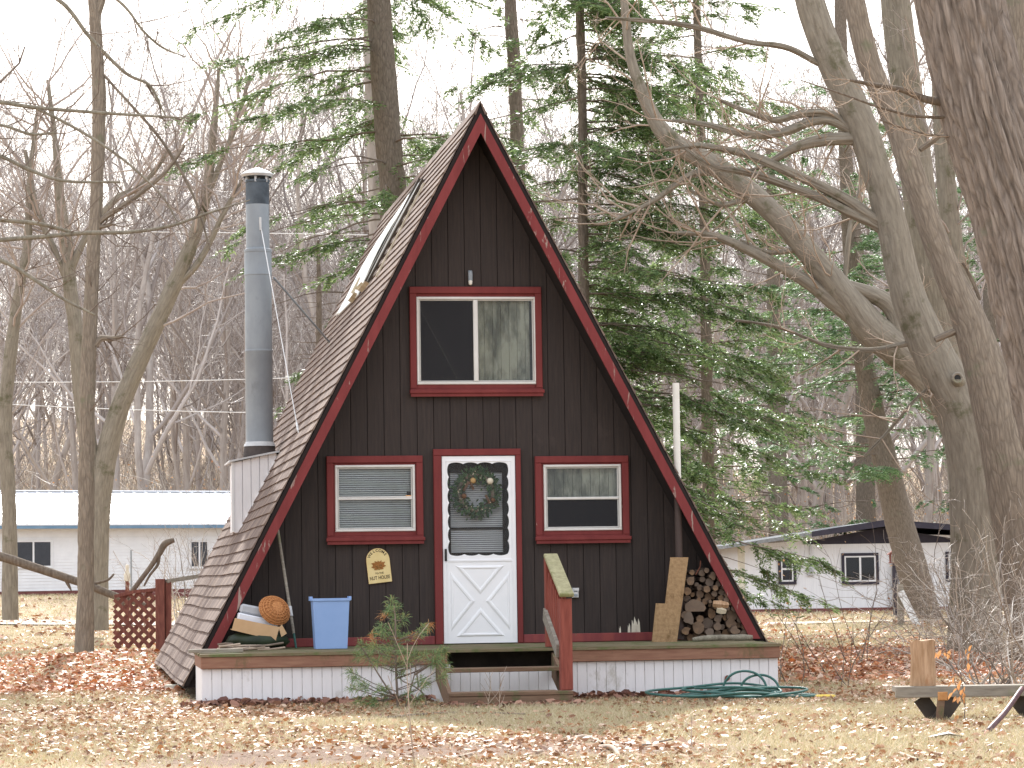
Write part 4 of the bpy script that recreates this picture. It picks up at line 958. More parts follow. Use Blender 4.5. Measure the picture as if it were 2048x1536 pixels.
# firewood: pixel circles measured in an enlargement of the photograph (4.8x, origin 1280,1100)
logs = [(595,220,32),(705,250,42),(770,275,30),(600,280,28),(668,310,40),(575,362,30),(455,395,38),(643,377,34),(725,365,26),(752,325,28),(785,405,30),(715,420,28),(575,425,38),(655,450,36),(455,470,36),(775,462,28),(845,430,34),(625,495,30),(565,475,22),(675,497,16),(672,532,18),(880,500,34),(905,560,32),(680,607,52),(885,625,55),(960,665,32),(430,625,38),(578,662,36),(650,702,54),(755,655,46),(560,745,58),(745,733,40),(875,708,52),(445,775,46),(670,790,40),(748,812,40),(826,800,42),(915,775,50),(1000,735,30),(1000,805,42),(895,840,32),(540,815,28),(485,848,36),(600,838,34),(1015,690,24),(950,720,28),(820,360,26),(830,480,26),(730,545,26),(700,455,20),(640,195,24),(750,215,24),(500,215,26),(545,330,22),(505,430,22),(960,830,26),(790,740,26),(820,650,28),(660,850,22),(1045,760,20),(1050,825,24),(960,600,24),(840,560,24),(925,520,20)]
def log_mesh(px, py, r, v0, ln, shape, rgl):
    u_, z_ = HF.hp(1280 + px / 4.8, 1100 + py / 4.8, v0); n = 14; rr = r / 4.8 * pxm(29.6); V, F, fm = [], [], []
    ang = np.arange(n) * 2 * math.pi / n; rad = rr * (1 + .10 * rgl.standard_normal(n) * .6)
    x, z = rad * np.cos(ang), rad * np.sin(ang)
    if shape == 'half': z = np.maximum(z, -rr * .35); x *= 1.1; z *= .95
    if shape == 'wedge': a_ = rgl.uniform(0, 6.28); t = np.cos(ang - a_); x *= 1 - .45 * (t > .3) * 1; z *= 1 - .3 * (t < -.5)
    for y in (0, ln): V += [(x[i], y, z[i]) for i in range(n)]
    F = [tuple(range(n)), tuple(range(2 * n - 1, n - 1, -1))] + [(i + n, (i + 1) % n + n, (i + 1) % n, i) for i in range(n)]
    o = obj('firewood_log', (V, F), None, None, False, [M['log_end'], M['log_bark']], [0, 0] + [1] * n)
    z_ = max(z_, DECK + rr * .8); o.location = tuple(HF.w(u_, v0, z_)); o.rotation_euler = (0, 0, PSI + rgl.uniform(-.05, .05)); return o
rgl = np.random.default_rng(5)
for i, (x, y, r) in enumerate(logs):
    o = log_mesh(x, y, r * 1.02, -.41 + rgl.uniform(-.03, .12), .30, 'wedge' if r > 40 and i % 2 else 'round', rgl)
    big = r >= 45
    tag(o, 'thick split or round log low in the firewood stack' if big else 'thin round log in the firewood stack under the right roof edge', 'log', 'thick firewood logs' if big else 'thin firewood logs')
for x, y, r, lb in ((530, 560, 92, 'largest half-round grey log lying across the middle of the firewood stack'), (478, 660, 66, 'big dark log under the largest half-round log at the stack left edge'), (495, 290, 48, 'bulging knotty log standing out at the upper left of the firewood stack')):
    tag(log_mesh(x, y, r, -.43, .36, 'half' if r > 80 else 'wedge', rgl), lb, 'log', 'thick firewood logs')
for pa, pb, mt, lb in (((700, 515), (845, 530), 'stump_wood', 'orange split log lying sideways in the firewood stack'), ((735, 575), (820, 588), 'log_pale', 'pale yellow split log lying sideways in the firewood stack')):
    a_, b_ = HF.hp(1280 + pa[0] / 4.8, 1100 + pa[1] / 4.8, -.47), HF.hp(1280 + pb[0] / 4.8, 1100 + pb[1] / 4.8, -.47)
    o = obj('split_log', capped([HF.w(a_[0], -.47, a_[1]), HF.w((a_[0] + b_[0]) / 2, -.48, (a_[1] + b_[1]) / 2), HF.w(b_[0], -.47, b_[1])], [.035, .045, .03], 5), M[mt]); tag(o, lb, 'log')
pts = [HF.w(HF.hp(x, 1284, -.75)[0], -.75, DECK + .022 + dz) for x, dz in ((1385, 0), (1410, .012), (1440, .016), (1475, .012), (1505, .01))]
o = obj('bark_branch', capped(catmull(pts, 4), [.02, .025, .028, .03, .03, .032, .034, .03, .032, .033, .03, .031, .034, .036, .034, .03, .026], 9), M['bark_grey'], smooth=True); tag(o, 'pale grey branch lying on the deck in front of the firewood stack', 'branch')
o = obj('leaf_sprig', capped([HF.w(HF.hp(1400, 1140, -.3)[0] + dx, -.3, HF.hp(1400, 1140, -.3)[1] + dz) for dx, dz in ((-.05, -.05), (0, .03), (.01, .10))], .006, 5), M['rust']); tag(o, 'small dry leafy twig poking up from the top of the firewood stack', 'twig')
# wreath between the storm door and the inner door
u_, z_ = HF.hp(952, 985, .03); rw_ = .185
wr = empty('wreath', HF.w(u_, .045, z_), PSI); tag(wr, 'autumn wreath with two small pumpkins behind the storm door glass', 'wreath')
a_ = np.linspace(0, 2 * math.pi, 40); vv_, ff_ = tube(np.stack([rw_ * np.cos(a_), 0 * a_, rw_ * np.sin(a_) * 1.05], -1), .03, 7); obj('vine_ring', (vv_.tolist(), ff_.tolist()), M['twig_dark'], wr, True)
rg = np.random.default_rng(2); V, F = [], []
for i in range(900):
    t = rg.uniform(0, 2 * math.pi); rr = rw_ + rg.normal(0, .034); c_ = np.array([rr * math.cos(t), rg.uniform(-.03, .0), rr * 1.05 * math.sin(t)])
    d_ = np.array([math.cos(t + rg.normal(0, .9)), rg.uniform(-.3, .1), math.sin(t + rg.normal(0, .9))]); d_ /= np.linalg.norm(d_); s_ = np.cross(d_, [0, 1, 0]); s_ /= np.linalg.norm(s_)
    L = rg.uniform(.03, .07); w_ = .011; k = len(V); V += [c_, c_ + d_ * L * .5 + s_ * w_, c_ + d_ * L, c_ + d_ * L * .5 - s_ * w_]; F.append((k, k + 1, k + 2, k + 3))
o = npmesh('sprigs', np.array(V), np.array(F), M['wreath_green'], wr); o['kind'] = 'stuff'
for px_, py_, r_, mt in ((980, 962, .042, 'pumpkin_cream'), (946, 961, .038, 'pumpkin_tan'), (928, 992, .034, 'ribbon_brown'), (986, 1000, .03, 'ribbon_brown')):
    uu, zz_ = HF.hp(px_, py_, .0); n = 24; V, F = [], []
    for j in range(9):
        ph = math.pi * j / 8
        for i in range(n):
            th = 2 * math.pi * i / n; rr = r_ * math.sin(ph) * (1 - .10 * abs(math.cos(th * 4))); V.append((rr * math.cos(th) + uu - u_, -r_ * .8 * math.cos(ph) - .035, rr * math.sin(th) + zz_ - z_))
    for j in range(8):
        for i in range(n): F.append((j * n + i, (j + 1) * n + i, (j + 1) * n + (i + 1) % n, j * n + (i + 1) % n))
    obj('pumpkin' if 'pump' in mt else 'pine_cone', (V, F), M[mt], wr, True)
for i in range(22):
    t = rg.uniform(0, 2 * math.pi); rr = rw_ + rg.normal(0, .02); bv, bf = lathe([(0, -.006), (.006, -.002), (.006, .002), (0, .006)], 6)
    obj('berry', ([(x + rr * math.cos(t), y - .05, z + rr * math.sin(t)) for x, y, z in bv], bf), M['berry'], wr, True)
for s_, e_ in (((-.08, .12), (-.14, .02)), ((-.07, .12), (-.03, .03)), ((.10, -.03), (.15, -.12))):
    obj('ribbon', bar((s_[0], -.04, s_[1]), (e_[0], -.05, e_[1]), .028, .004, (0, 1, 0)), M['ribbon_brown'], wr)

# ------------------------------------------------------------------ things on the lawn
def lawn(px, py): return gp(px, py)
rg = np.random.default_rng(9)
q = lawn(1480, 1402); HQ = q.copy()
t = np.linspace(0, 1, 420); ang = t * 2 * math.pi * 8.5
rx = .42 + .16 * np.sin(t * 9) ; ry = .36 + .12 * np.cos(t * 7)
hx = rx * np.cos(ang) * (1 + .25 * np.sin(t * 23)) + .22 * np.sin(t * 5); hy = ry * np.sin(ang) + .15 * np.cos(t * 11)
hz = .02 + .07 * (np.sin(t * 31) > .1) * np.abs(np.sin(t * 31)) + .06 * t * np.exp(-(hx / .4) ** 2)
pts = np.stack([hx + q[0], hy + q[1], hz], -1)
tail = catmull([pts[-1], q + np.array([.9, -.1, .03]), q + np.array([.7, .25, .0])], 12)
pts = np.vstack([catmull([lawn(1300, 1412), lawn(1370, 1400), lawn(1430, 1408), pts[0]], 10)[:-1], pts, tail]); pts[:, 2] = np.maximum(pts[:, 2], gz(pts[:, 0], pts[:, 1]) + .014)
hose = empty('garden_hose', (q[0], q[1], 0)); tag(hose, 'tangled green garden hose heaped on the grass by the deck corner', 'hose')
npmesh('hose_coil', *tube(pts - np.array([q[0], q[1], 0]), .0125, 8), M['hose_green'], hose, True)
for c0, c1, hh_ in ((1445, 1535, .24), (1480, 1560, .2)):
    a0, a1 = P(c0, 1395, q[1] + .2), P(c1, 1395, q[1] + .1); s_ = np.linspace(0, math.pi, 20)
    lp_ = np.stack([a0[0] + (a1[0] - a0[0]) * (1 - np.cos(s_)) / 2, q[1] + .2 - .1 * s_ / math.pi, .02 + hh_ * np.sin(s_) ** .8], -1) - np.array([q[0], q[1], 0])
    npmesh('hose_loop', *tube(lp_, .0125, 8), M['hose_green'], hose, True)
q = lawn(1650, 1400); a_ = np.linspace(0, 2 * math.pi, 20); v_, f_ = tube(np.stack([.09 * np.cos(a_), .09 * np.sin(a_), 0 * a_ + .03], -1), .022, 7)
o = npmesh('sprinkler_ring', v_, f_, M['yellow_plastic'], None, True); o.location = tuple(q); tag(o, 'small yellow plastic ring lying in the grass right of the hose', 'ring')
q = lawn(362, 1384); de = empty('broken_downspout', q); tag(de, 'pale broken downspout pieces lying on leaves at the left deck corner', 'downspout')
s_ = pxm(q[1])
obj('block', bbox(-31 * s_, -2 * s_, -.10, .12, -.02, 15 * s_, .01), M['plaster'], de)
for i in range(5):
    x = (-6 + i * 6) * s_; vv_, ff_ = capped([(x, .1, .06 + i * .02), (x + 9 * s_, .2, .10 + i * .025)], [7 * s_, 5 * s_], 9); obj('crumpled_elbow', (vv_, ff_), M['plaster'], de, True)
obj('rod', capped([(8 * s_, .05, .0), (28 * s_, .0, 30 * s_)], .008, 6), M['plaster'], de)
# bench at lower right
YB = 23.0
def BP(px, py, dy=0): return P(px, py, YB + dy)
b0 = BP(1900, 1440); bgz = float(gz(b0[0], YB)); bench = empty('plank_bench', (b0[0], YB, bgz)); tag(bench, 'low weathered grey plank bench with splayed timber legs at lower right', 'bench'); BO = np.array([b0[0], YB, bgz])
tl, tr_ = BP(1791, 1374) - BO, BP(2120, 1377) - BO; zt2 = tl[2]
obj('seat_plank', bbox(tl[0], tr_[0], .0, .045, zt2 - 22 * pxm(YB), zt2, .005), M['wood_grey'], bench)
obj('seat_plank', bbox(tl[0] + .01, tr_[0], .05, .30, zt2 - .045, zt2 - .002, .005), M['wood_grey'], bench)
for cx in (1875, 2066):
    for s_, dy in ((-1, .06), (1, .14)):
        a_, b_ = BP(cx - s_ * 34, 1396, dy) - BO, BP(cx + s_ * 10, 1450, dy) - BO
        obj('leg', bar(a_, (b_[0], b_[1], -.06), .12, .07, (0, 1, 0)), M['dark_wood'], bench)
    c_ = BP(cx + 8, 1392, -.08) - BO; d_ = BP(cx + 2, 1444, -.08) - BO
    obj('brace_block', bar((c_[0], c_[1], c_[2] + .005), (d_[0], d_[1], -.04), .055, .05, (0, 1, 0)), M['wood_step'], bench)
    obj('cut_end', bbox(c_[0] - .035, c_[0] + .045, c_[1] - .04, c_[1] - .028, c_[2] - .035, c_[2] + .035), M['end_orange'], bench)
c_ = BP(1846, 1370, .16); rs = 24 * pxm(YB)
stp = empty('stump_block', (c_[0], c_[1], bgz + zt2)); tag(stp, 'upright orange-brown block of split log standing on the bench', 'log')
hS = 90 * pxm(YB); n = 18; V, F = [], []
for k_, (f_, zz_) in enumerate(((1.02, 0), (1.0, .12), (.98, .24), (1.0, .33), (1.06, .37))):
    for i in range(n):
        a_ = 2 * math.pi * i / n; r_ = rs * f_ * (1 + .08 * math.sin(i * 2.3 + 1) + .05 * math.sin(i * 5.1 + zz_ * 9)); y_ = min(max(r_ * math.sin(a_), -rs * .88), rs * .95); V.append((r_ * math.cos(a_), y_, zz_ / .37 * hS + (.012 * math.sin(i * 1.7) if zz_ > .3 else 0)))
for k_ in range(4):
    for i in range(n): j = (i + 1) % n; F.append((k_ * n + i, k_ * n + j, (k_ + 1) * n + j, (k_ + 1) * n + i))
F += [tuple(range(4 * n, 5 * n)), tuple(range(n - 1, -1, -1))]
obj('log_body', (V, F), None, stp, False, [M['stump_wood'], M['bark_brown']], [1 if 1 <= (i % n) <= 6 else 0 for i in range(4 * n)] + [0, 0])
# shovel leaning at lower right
YS = 20.5
shp = [P(2044, 1377, YS + 1.2), P(2010, 1425, YS + .7), P(1980, 1458, YS + .3), P(1955, 1495, YS), P(1942, 1532, YS - .2), P(1930, 1552, YS - .3)]
S0 = P(1935, 1545, YS - .3); S0[2] = float(gz(S0[0], S0[1])); sv = empty('shovel', S0); tag(sv, 'worn shovel with a bent dark handle propped at the lower right corner', 'shovel')
cpt = catmull(shp, 5) - S0
obj('handle', (lambda q: q)(capped(cpt[:12], np.linspace(.020, .021, 12), 10)), M['handle_dark'], sv, True)
obj('socket', capped(cpt[11:], np.linspace(.023, .026, len(cpt) - 11), 10), M['rust'], sv, True)
bt = cpt[-1]; gzr = float(gz(S0[0] - .15, S0[1] - .1)) - S0[2] + .012
obj('blade', ([(bt[0] - .02, bt[1] + .09, gzr + .01), (bt[0] + .02, bt[1] - .09, gzr + .01), (bt[0] - .12, bt[1] - .10, gzr + .04), (bt[0] - .26, bt[1] - .06, gzr + .012), (bt[0] - .29, bt[1], gzr), (bt[0] - .24, bt[1] + .07, gzr + .012), (bt[0] - .10, bt[1] + .11, gzr + .04), (bt[0] - .12, bt[1], gzr + .02)], [(1, 2, 7), (2, 3, 7), (3, 4, 7), (4, 5, 7), (5, 6, 7), (6, 0, 7), (0, 1, 7)]), M['galv'], sv, True)
# fallen sticks on the lawn
for pl_, r_, mt, lb in (([(720, 1445), (850, 1436), (940, 1428), (1050, 1436)], .012, 'twig_dark', 'long thin curved stick on the grass in front of the steps'),
        ([(1130, 1488), (1170, 1482), (1205, 1490)], .016, 'twig_tan', 'pale forked stick on bare soil below the steps'),
        ([(1195, 1500), (1225, 1505), (1240, 1520)], .022, 'twig_tan', 'thick pale bent stick near the lower middle of the lawn'),
        ([(1055, 1515), (1085, 1512)], .014, 'twig_tan', 'short pale stick at the lower middle edge of the bare soil'),
        ([(1280, 1496), (1345, 1488)], .010, 'twig_dark', 'straight dark twig lying on leaves right of the bare soil'),
        ([(920, 1520), (950, 1516)], .016, 'twig_tan', 'pale stick lying on the bare soil below the door'),
        ([(332, 1478), (352, 1450)], .010, 'twig_dark', 'dark twig standing up from the lawn at lower left'),
        ([(1800, 1512), (1835, 1530)], .016, 'twig_tan', 'pale stick on leaves left of the shovel')):
    c_ = catmull([lawn(*p) + np.array([0, 0, .015 + .02 * (i % 2)]) for i, p in enumerate(pl_)], 6); o = npmesh('fallen_stick', *tube(c_, np.linspace(r_, r_ * .6, len(c_)), 7), M[mt], None, True); tag(o, lb, 'stick')
# ------------------------------------------------------------------ trees
def unit(v): v = np.asarray(v, float); return v / (np.linalg.norm(v) + 1e-9)
def grow(out, p, d, L, r, lev, rg, maxlev, nch, up=.12, wig=.16, tip=.35, first=.3, minr=.004, seg=None):
    n = max(3, int(L / (seg or [1.6, .8, .5, .35, .3][min(lev, 4)])) + 1); n = min(n, 12)
    pts = [np.array(p, float)]; ds = []; d = unit(d)
    for i in range(n):
        d = unit(d + rg.normal(0, wig, 3) + np.array([0, 0, up * (1 - .5 * abs(d[2]))])); ds.append(d); pts.append(pts[-1] + d * (L / n))
    rads = np.maximum(np.linspace(r, r * tip, n + 1), minr * .7); out.append((np.array(pts), rads, lev))
    if lev >= maxlev: return
    for k in range(nch[lev]):
        t = first + (1 - first) * (k + rg.random()) / nch[lev]; i = min(int(t * n), n - 1); b = pts[i] + (pts[i + 1] - pts[i]) * (t * n - i)
        ax = unit(np.cross(ds[i], rg.normal(0, 1, 3))); a = rg.uniform(.45, 1.0); cd = ds[i] * math.cos(a) + ax * math.sin(a)
        grow(out, b, cd, L * rg.uniform(.32, .58) * (1.15 - .55 * t), max(rads[i] * rg.uniform(.4, .6), minr), lev + 1, rg, maxlev, nch, up, wig * 1.15, tip, .2, minr, seg)
SIDES = {0: 10, 1: 6, 2: 4, 3: 3, 4: 3}
def tubeset(lst, sides=None): return tubes([(p, r, (sides or SIDES)[l]) for p, r, l in lst])

# --- prototypes of the bare wood trees
def bare_proto(seed, H, r, fork, nch, maxlev, lean=0.0):
    rg = np.random.default_rng(seed); out = []
    for s in range(fork):
        d = np.array([lean + (rg.uniform(-.22, .22) if fork > 1 else rg.normal(0, .03)), rg.normal(0, .05), 1.0])
        grow(out, (s * .1, 0, -.3), d, H * rg.uniform(.85, 1), r * (1 if s == 0 else .75), 0, rg, maxlev, nch, .10, .07, .22, .22, .011, None)
    tr = [o for o in out if o[2] == 0]; br = [o for o in out if o[2] > 0]
    sd = {0: 8, 1: 5, 2: 3, 3: 3, 4: 3}
    return tubeset(tr, sd), tubeset(br, sd)
PROT = []
for i, (H, r, fk, ln) in enumerate(((21, .20, 1, 0), (23, .24, 2, .05), (19, .17, 1, .08), (22, .22, 2, -.06), (24, .26, 1, -.03), (18, .15, 3, 0))):
    t_, b_ = bare_proto(40 + i, H, r, fk, [14 if fk == 1 else 9, 8, 5, 3], 4, ln)
    tm = npmesh('trunk', *t_, M['bark_far'], None, True); bm2 = npmesh('crown', *b_, M['twig_mix'], None, True)
    full = npmesh('bare_tree', np.vstack([t_[0], b_[0]]), np.vstack([t_[1], b_[1] + len(t_[0])]), M['twig_mix'], None, True)
    PROT.append((tm.data, bm2.data, full.data))
    for o in (tm, bm2, full): bpy.data.objects.remove(o)
    if i not in (0, 1, 3): bpy.data.meshes.remove(PROT[-1][0]); bpy.data.meshes.remove(PROT[-1][1]); PROT[-1] = (None, None, PROT[-1][2])
def plant(k, x, y, sc, rz, label, group, parts=True):
    z = float(gz(x, y)) - .05
    if parts:
        e = empty('bare_tree', (x, y, z), rz); e.scale = (sc, sc, sc)
        link(bpy.data.objects.new('trunk', PROT[k][0]), e); link(bpy.data.objects.new('crown', PROT[k][1]), e)
    else:
        e = link(bpy.data.objects.new('bare_tree', PROT[k][2])); e.location = (x, y, z); e.rotation_euler = (0, 0, rz); e.scale = (sc, sc, sc)
    tag(e, label, 'tree', group); return e
rg = np.random.default_rng(21)
for i in range(26):                                   # nearer row, told apart as trees
    px = -40 + i * 84 + rg.uniform(-30, 30); Y = rg.uniform(112, 140); x = (px - 1024) / FPX * Y
    side = 'left' if px < 700 else 'right'
    plant((0, 1, 3)[i % 3], x, Y, rg.uniform(.85, 1.1), rg.uniform(0, 6.28), 'leafless grey tree at the near edge of the ' + side + ' wood behind a white house', 'bare trees at the wood edge')
for i in range(170):
    Y = rg.uniform(140, 250); px = rg.uniform(-120, 2170); x = (px - 1024) / FPX * Y
    plant(int(rg.integers(0, 6)), x, Y, rg.uniform(.75, 1.05), rg.uniform(0, 6.28), 'slim leafless tree deep in the far hillside wood', 'bare trees of the far wood', False)
for i in range(9):                                    # the other side of the clearing, mirrored in the windows
    plant(i % 6, rg.uniform(-22, 22), rg.uniform(-30, -9), rg.uniform(.7, 1), rg.uniform(0, 6.28), 'leafless tree behind the viewer seen mirrored in the cabin windows', 'trees mirrored in the windows', False)

def batch(PT, RD, sides=3):                          # many polylines of equal length at once: PT (N,K,3), RD (N,K)
    N, K = PT.shape[:2]; t = np.gradient(PT, axis=1); t /= np.linalg.norm(t, axis=2, keepdims=True) + 1e-9
    a = np.cross(t, np.array([.31, .77, .55])); a /= np.linalg.norm(a, axis=2, keepdims=True) + 1e-9; b = np.cross(t, a); an = np.arange(sides) * 2 * math.pi / sides
    V = PT[:, :, None] + RD[:, :, None, None] * (np.cos(an)[:, None] * a[:, :, None] + np.sin(an)[:, None] * b[:, :, None])
    i = (np.arange(N)[:, None, None] * K + np.arange(K - 1)[None, :, None]) * sides; j = np.arange(sides)[None, None]; j2 = (j + 1) % sides
    return V.reshape(-1, 3), np.stack([i + j, i + j2, i + sides + j2, i + sides + j], -1).reshape(-1, 4)
# --- undergrowth on the hillside
def undergrowth():
    rg = np.random.default_rng(8); Vs, Fs, o = [], [], 0; LV = []
    for n, y0, y1, h0, h1, r in ((4400, 99, 135, 1.0, 4.5, .018), (4300, 130, 235, 2.0, 8.0, .028)):
        Y = rg.uniform(y0, y1, n); x = (rg.uniform(-80, 2130, n) - 1024) / FPX * Y; H = rg.uniform(h0, h1, n); K = 5
        p = np.stack([x, Y, gz(x, Y) - .1], -1); d = rg.normal(0, .3, (n, 3)); d[:, 2] = 1; PT = [p]
        for k in range(K - 1):
            d = d + rg.normal(0, .22, (n, 3)); d /= np.linalg.norm(d, axis=1, keepdims=True); p = p + d * (H / (K - 1))[:, None]; PT.append(p)
        PT = np.stack(PT, 1); RD = np.linspace(r, r * .35, K)[None] * np.ones((n, 1)); sets = [(PT, RD)]
        for c in range(3):
            k = rg.integers(1, K, n); q = PT[np.arange(n), k]; e = rg.normal(0, .7, (n, 3)); e[:, 2] = np.abs(e[:, 2]) * .6 + .3; e /= np.linalg.norm(e, axis=1, keepdims=True); l = (H * rg.uniform(.12, .35, n))[:, None]
            sets.append((np.stack([q, q + e * l * .5, q + e * l + rg.normal(0, .08, (n, 3))], 1), np.array([r * .5, r * .4, r * .25])[None] * np.ones((n, 1))))
            if y0 < 120: LV.append((q + e * l)[rg.random(n) < .55])
        for a_, b_ in sets:
            v, f = batch(a_, b_); Vs.append(v); Fs.append(f + o); o += len(v)
    o_ = npmesh('undergrowth', np.vstack(Vs), np.vstack(Fs), M['brush_mix']); tag(o_, 'tangle of brown brush along the foot of the wood', 'brush', kind='stuff')
    C = np.vstack(LV); C = np.repeat(C, 2, 0) + rg.normal(0, .25, (2 * len(C), 3)); leafcards('clinging_beech_leaves', C, .10, .05, M['beech_leaf'], rg, 'pale tan dead leaves clinging to brush at the foot of the wood')
def leafcards(name, C, L, W, mat, rg, label=None, parent=None, flat=None):
    n = len(C); d = rg.normal(0, 1, (n, 3)); d /= np.linalg.norm(d, axis=1, keepdims=True); s = np.cross(d, rg.normal(0, 1, (n, 3))); s /= np.linalg.norm(s, axis=1, keepdims=True)
    l = L * rg.uniform(.6, 1.2, (n, 1)); w = W * rg.uniform(.7, 1.2, (n, 1))
    V = np.stack([C - d * l / 2, C + s * w / 2, C + d * l / 2, C - s * w / 2], 1).reshape(-1, 3); F = np.arange(4 * n).reshape(n, 4)
    o = npmesh(name, V, F, mat, parent)
    if label: tag(o, label, 'leaves')
    o['kind'] = 'stuff'; return o
undergrowth()

# --- trees whose limbs are measured in the photograph: (px, py, radius px) at depth Y
def limb(pts, Y, k=6, y2=None):
    n = len(pts); ys = np.linspace(Y, Y if y2 is None else y2, n)
    c = catmull([[*P(x, y, yy), r * pxm(yy)] for (x, y, r), yy in zip(pts, ys)], k); return c[:, :3], np.maximum(c[:, 3], .003)
def rough_tube(pts, rad, sides, amp, fu, fv, seed, ridge=True):   # bark relief as geometry
    pts, rad = np.asarray(pts), np.asarray(rad); L = np.concatenate([[0], np.cumsum(np.linalg.norm(np.diff(pts, axis=0), axis=1))])
    m = max(8, int(L[-1] / .05)); s = np.linspace(0, L[-1], m); pts = np.stack([np.interp(s, L, pts[:, i]) for i in range(3)], -1); rad = np.interp(s, L, rad)
    V, F = tube(pts, rad, sides); V = V.reshape(m, sides, 3); c = pts[:, None]; nrm = (V - c) / (rad[:, None, None] + 1e-9)
    a = np.arange(sides) * 2 * math.pi / sides; A, S = np.meshgrid(a, s); q = np.stack([np.cos(A) * fu, np.sin(A) * fu, S * fv], -1)
    w = vnoise(q * .6 + 7, seed + 3)[..., None]; q = q + (w - .5) * 1.3
    h = vnoise(q, seed)
    if ridge: h = np.abs(h - .5) * 2; h = np.minimum(h * 2.2, 1)
    h = h + .4 * vnoise(q * 3.1, seed + 1) + 1.2 * (vnoise(q * np.array([.25, .25, .3]), seed + 2) - .5)
    V = V + nrm * ((h - .8) * amp)[..., None]
    return V.reshape(-1, 3), F, np.stack([A * rad[:, None], S], -1).reshape(-1, 2)
def rt(q, B, mat, e): return q[0] - B, q[1], M.get(mat.name + '_uv', mat), e, True, q[2]
def tree_parts(name, label, base, trunk_limbs, twigs, tmat, bmat, rough=None, group=None):
    e = empty(name, base); tag(e, label, 'tree', group); B = np.asarray(base)
    if rough:
        for i, (p, r) in enumerate(trunk_limbs): npmesh('trunk' if i == 0 else 'stem', *rt(rough_tube(p, r, rough[0], rough[1], rough[2], rough[3], 5 + i * 7, rough[4]), B, tmat, e))
    else:
        for i, (p, r) in enumerate(trunk_limbs): npmesh('trunk' if i == 0 else 'limb', *(lambda v, f: (v - B, f))(*tube(p, r, 12)), tmat, e, True)
    if twigs:
        V, F = tubeset(twigs); npmesh('crown', V - B, F, bmat, e, True)
    return e
def twigs_on(limbs, rg, n, Lr, r, maxlev, nch, up=.15, out=None, t0=.1):
    out = [] if out is None else out
    for p, rad in limbs:
        for k in range(n):
            t = rg.uniform(t0, 1) * (len(p) - 1); i = min(int(t), len(p) - 2); b = p[i] + (p[i + 1] - p[i]) * (t - i); d = unit(p[i + 1] - p[i]); ax = unit(np.cross(d, rg.normal(0, 1, 3))); a = rg.uniform(.5, 1.2)
            grow(out, b, d * math.cos(a) + ax * math.sin(a), rg.uniform(*Lr), min(r, rad[i] * .6), 2, rg, maxlev, nch, up, .2, .35, .2, .003)
    return out
rg = np.random.default_rng(31)
NCH = [0, 0, 5, 3]
# slim tree on the left
Y1 = 46.0; b = P(168, 1300, Y1); b[2] = float(gz(b[0], Y1))
t1 = limb([(167, 1330, 21), (168, 1300, 19), (171, 1200, 16), (172, 1100, 15), (174, 900, 15), (178, 700, 15), (187, 500, 13.5), (193, 400, 12), (198, 200, 13.5), (193, 100, 12), (190, 20, 12)], Y1)
lf = [t1, limb([(190, 24, 10), (182, -40, 8), (172, -200, 6), (165, -420, 3)], Y1), limb([(192, 30, 10), (206, -20, 8), (225, -180, 6), (240, -400, 3)], Y1),
      limb([(190, 690, 7), (203, 676, 6), (222, 677, 5), (245, 672, 3)], Y1), limb([(196, 445, 6), (215, 430, 5), (262, 400, 4), (330, 345, 3), (370, 290, 1.5)], Y1), limb([(195, 455, 5), (214, 452, 4), (225, 448, 3)], Y1),
      limb([(190, 130, 2.5), (230, 175, 2.5), (330, 290, 2), (390, 400, 1.5), (420, 500, .8)], Y1)]
tw = twigs_on(lf[1:3], rg, 6, (1, 2.2), .02, 4, NCH) + twigs_on(lf[3:], rg, 7, (.4, 1.0), .012, 3, NCH) + twigs_on([t1], rg, 10, (.3, .9), .012, 3, NCH, t0=.4)
tree_parts('slim_tree', 'slim straight bare tree on leaf litter left of the lattice fence', b, lf, tw, M['bark_brown'], M['twig_dark'], (28, .018, 3.0, 1.6, True))
# tree outside the frame on the left reaching in with long branches
Y2 = 33.0; b = P(-230, 1390, Y2); b[2] = float(gz(b[0], Y2))
tr2 = limb([(-230, 1400, 46), (-225, 1000, 38), (-215, 600, 34), (-200, 200, 26), (-190, -200, 16), (-190, -500, 6)], Y2)
br2 = [limb(q, Y2) for q in ([(-210, 520, 10), (-60, 488, 6), (0, 480, 4.8), (80, 474, 4.5), (170, 466, 4.2), (260, 464, 3.8), (340, 452, 3.2), (420, 425, 2.5), (500, 400, 1)],
    [(-205, 180, 10), (-60, 200, 6), (0, 204, 4.5), (70, 215, 4), (180, 224, 3.5), (300, 232, 2.5), (380, 236, 1.5)],
    [(-205, 300, 8), (-80, 250, 5), (0, 250, 3), (60, 268, 3), (110, 266, 1.5)], [(-210, 330, 9), (-60, 300, 5), (0, 312, 4), (60, 340, 4), (130, 362, 3), (240, 364, 2)],
    [(-205, 440, 9), (-60, 435, 6), (0, 440, 4.5), (80, 448, 4), (150, 466, 3)], [(-210, 560, 10), (-80, 505, 6), (0, 520, 4.5), (70, 560, 4), (130, 600, 3), (190, 630, 2)],
    [(-200, 0, 9), (-40, -60, 6), (110, -5, 4.5), (180, 75, 4), (250, 145, 3.5), (300, 172, 2.5), (330, 230, 1.5)], [(-200, -40, 8), (100, -90, 5), (235, 0, 3), (285, 60, 2.5), (325, 95, 2), (372, 114, 1)],
    [(75, 218, 3), (130, 245, 3), (190, 280, 3), (260, 330, 2.5), (330, 400, 2), (365, 470, 1)])]
tw = twigs_on(br2, rg, 7, (.35, .9), .008, 3, NCH, t0=.35) + twigs_on([tr2], rg, 6, (1.5, 3), .03, 4, NCH, t0=.5)
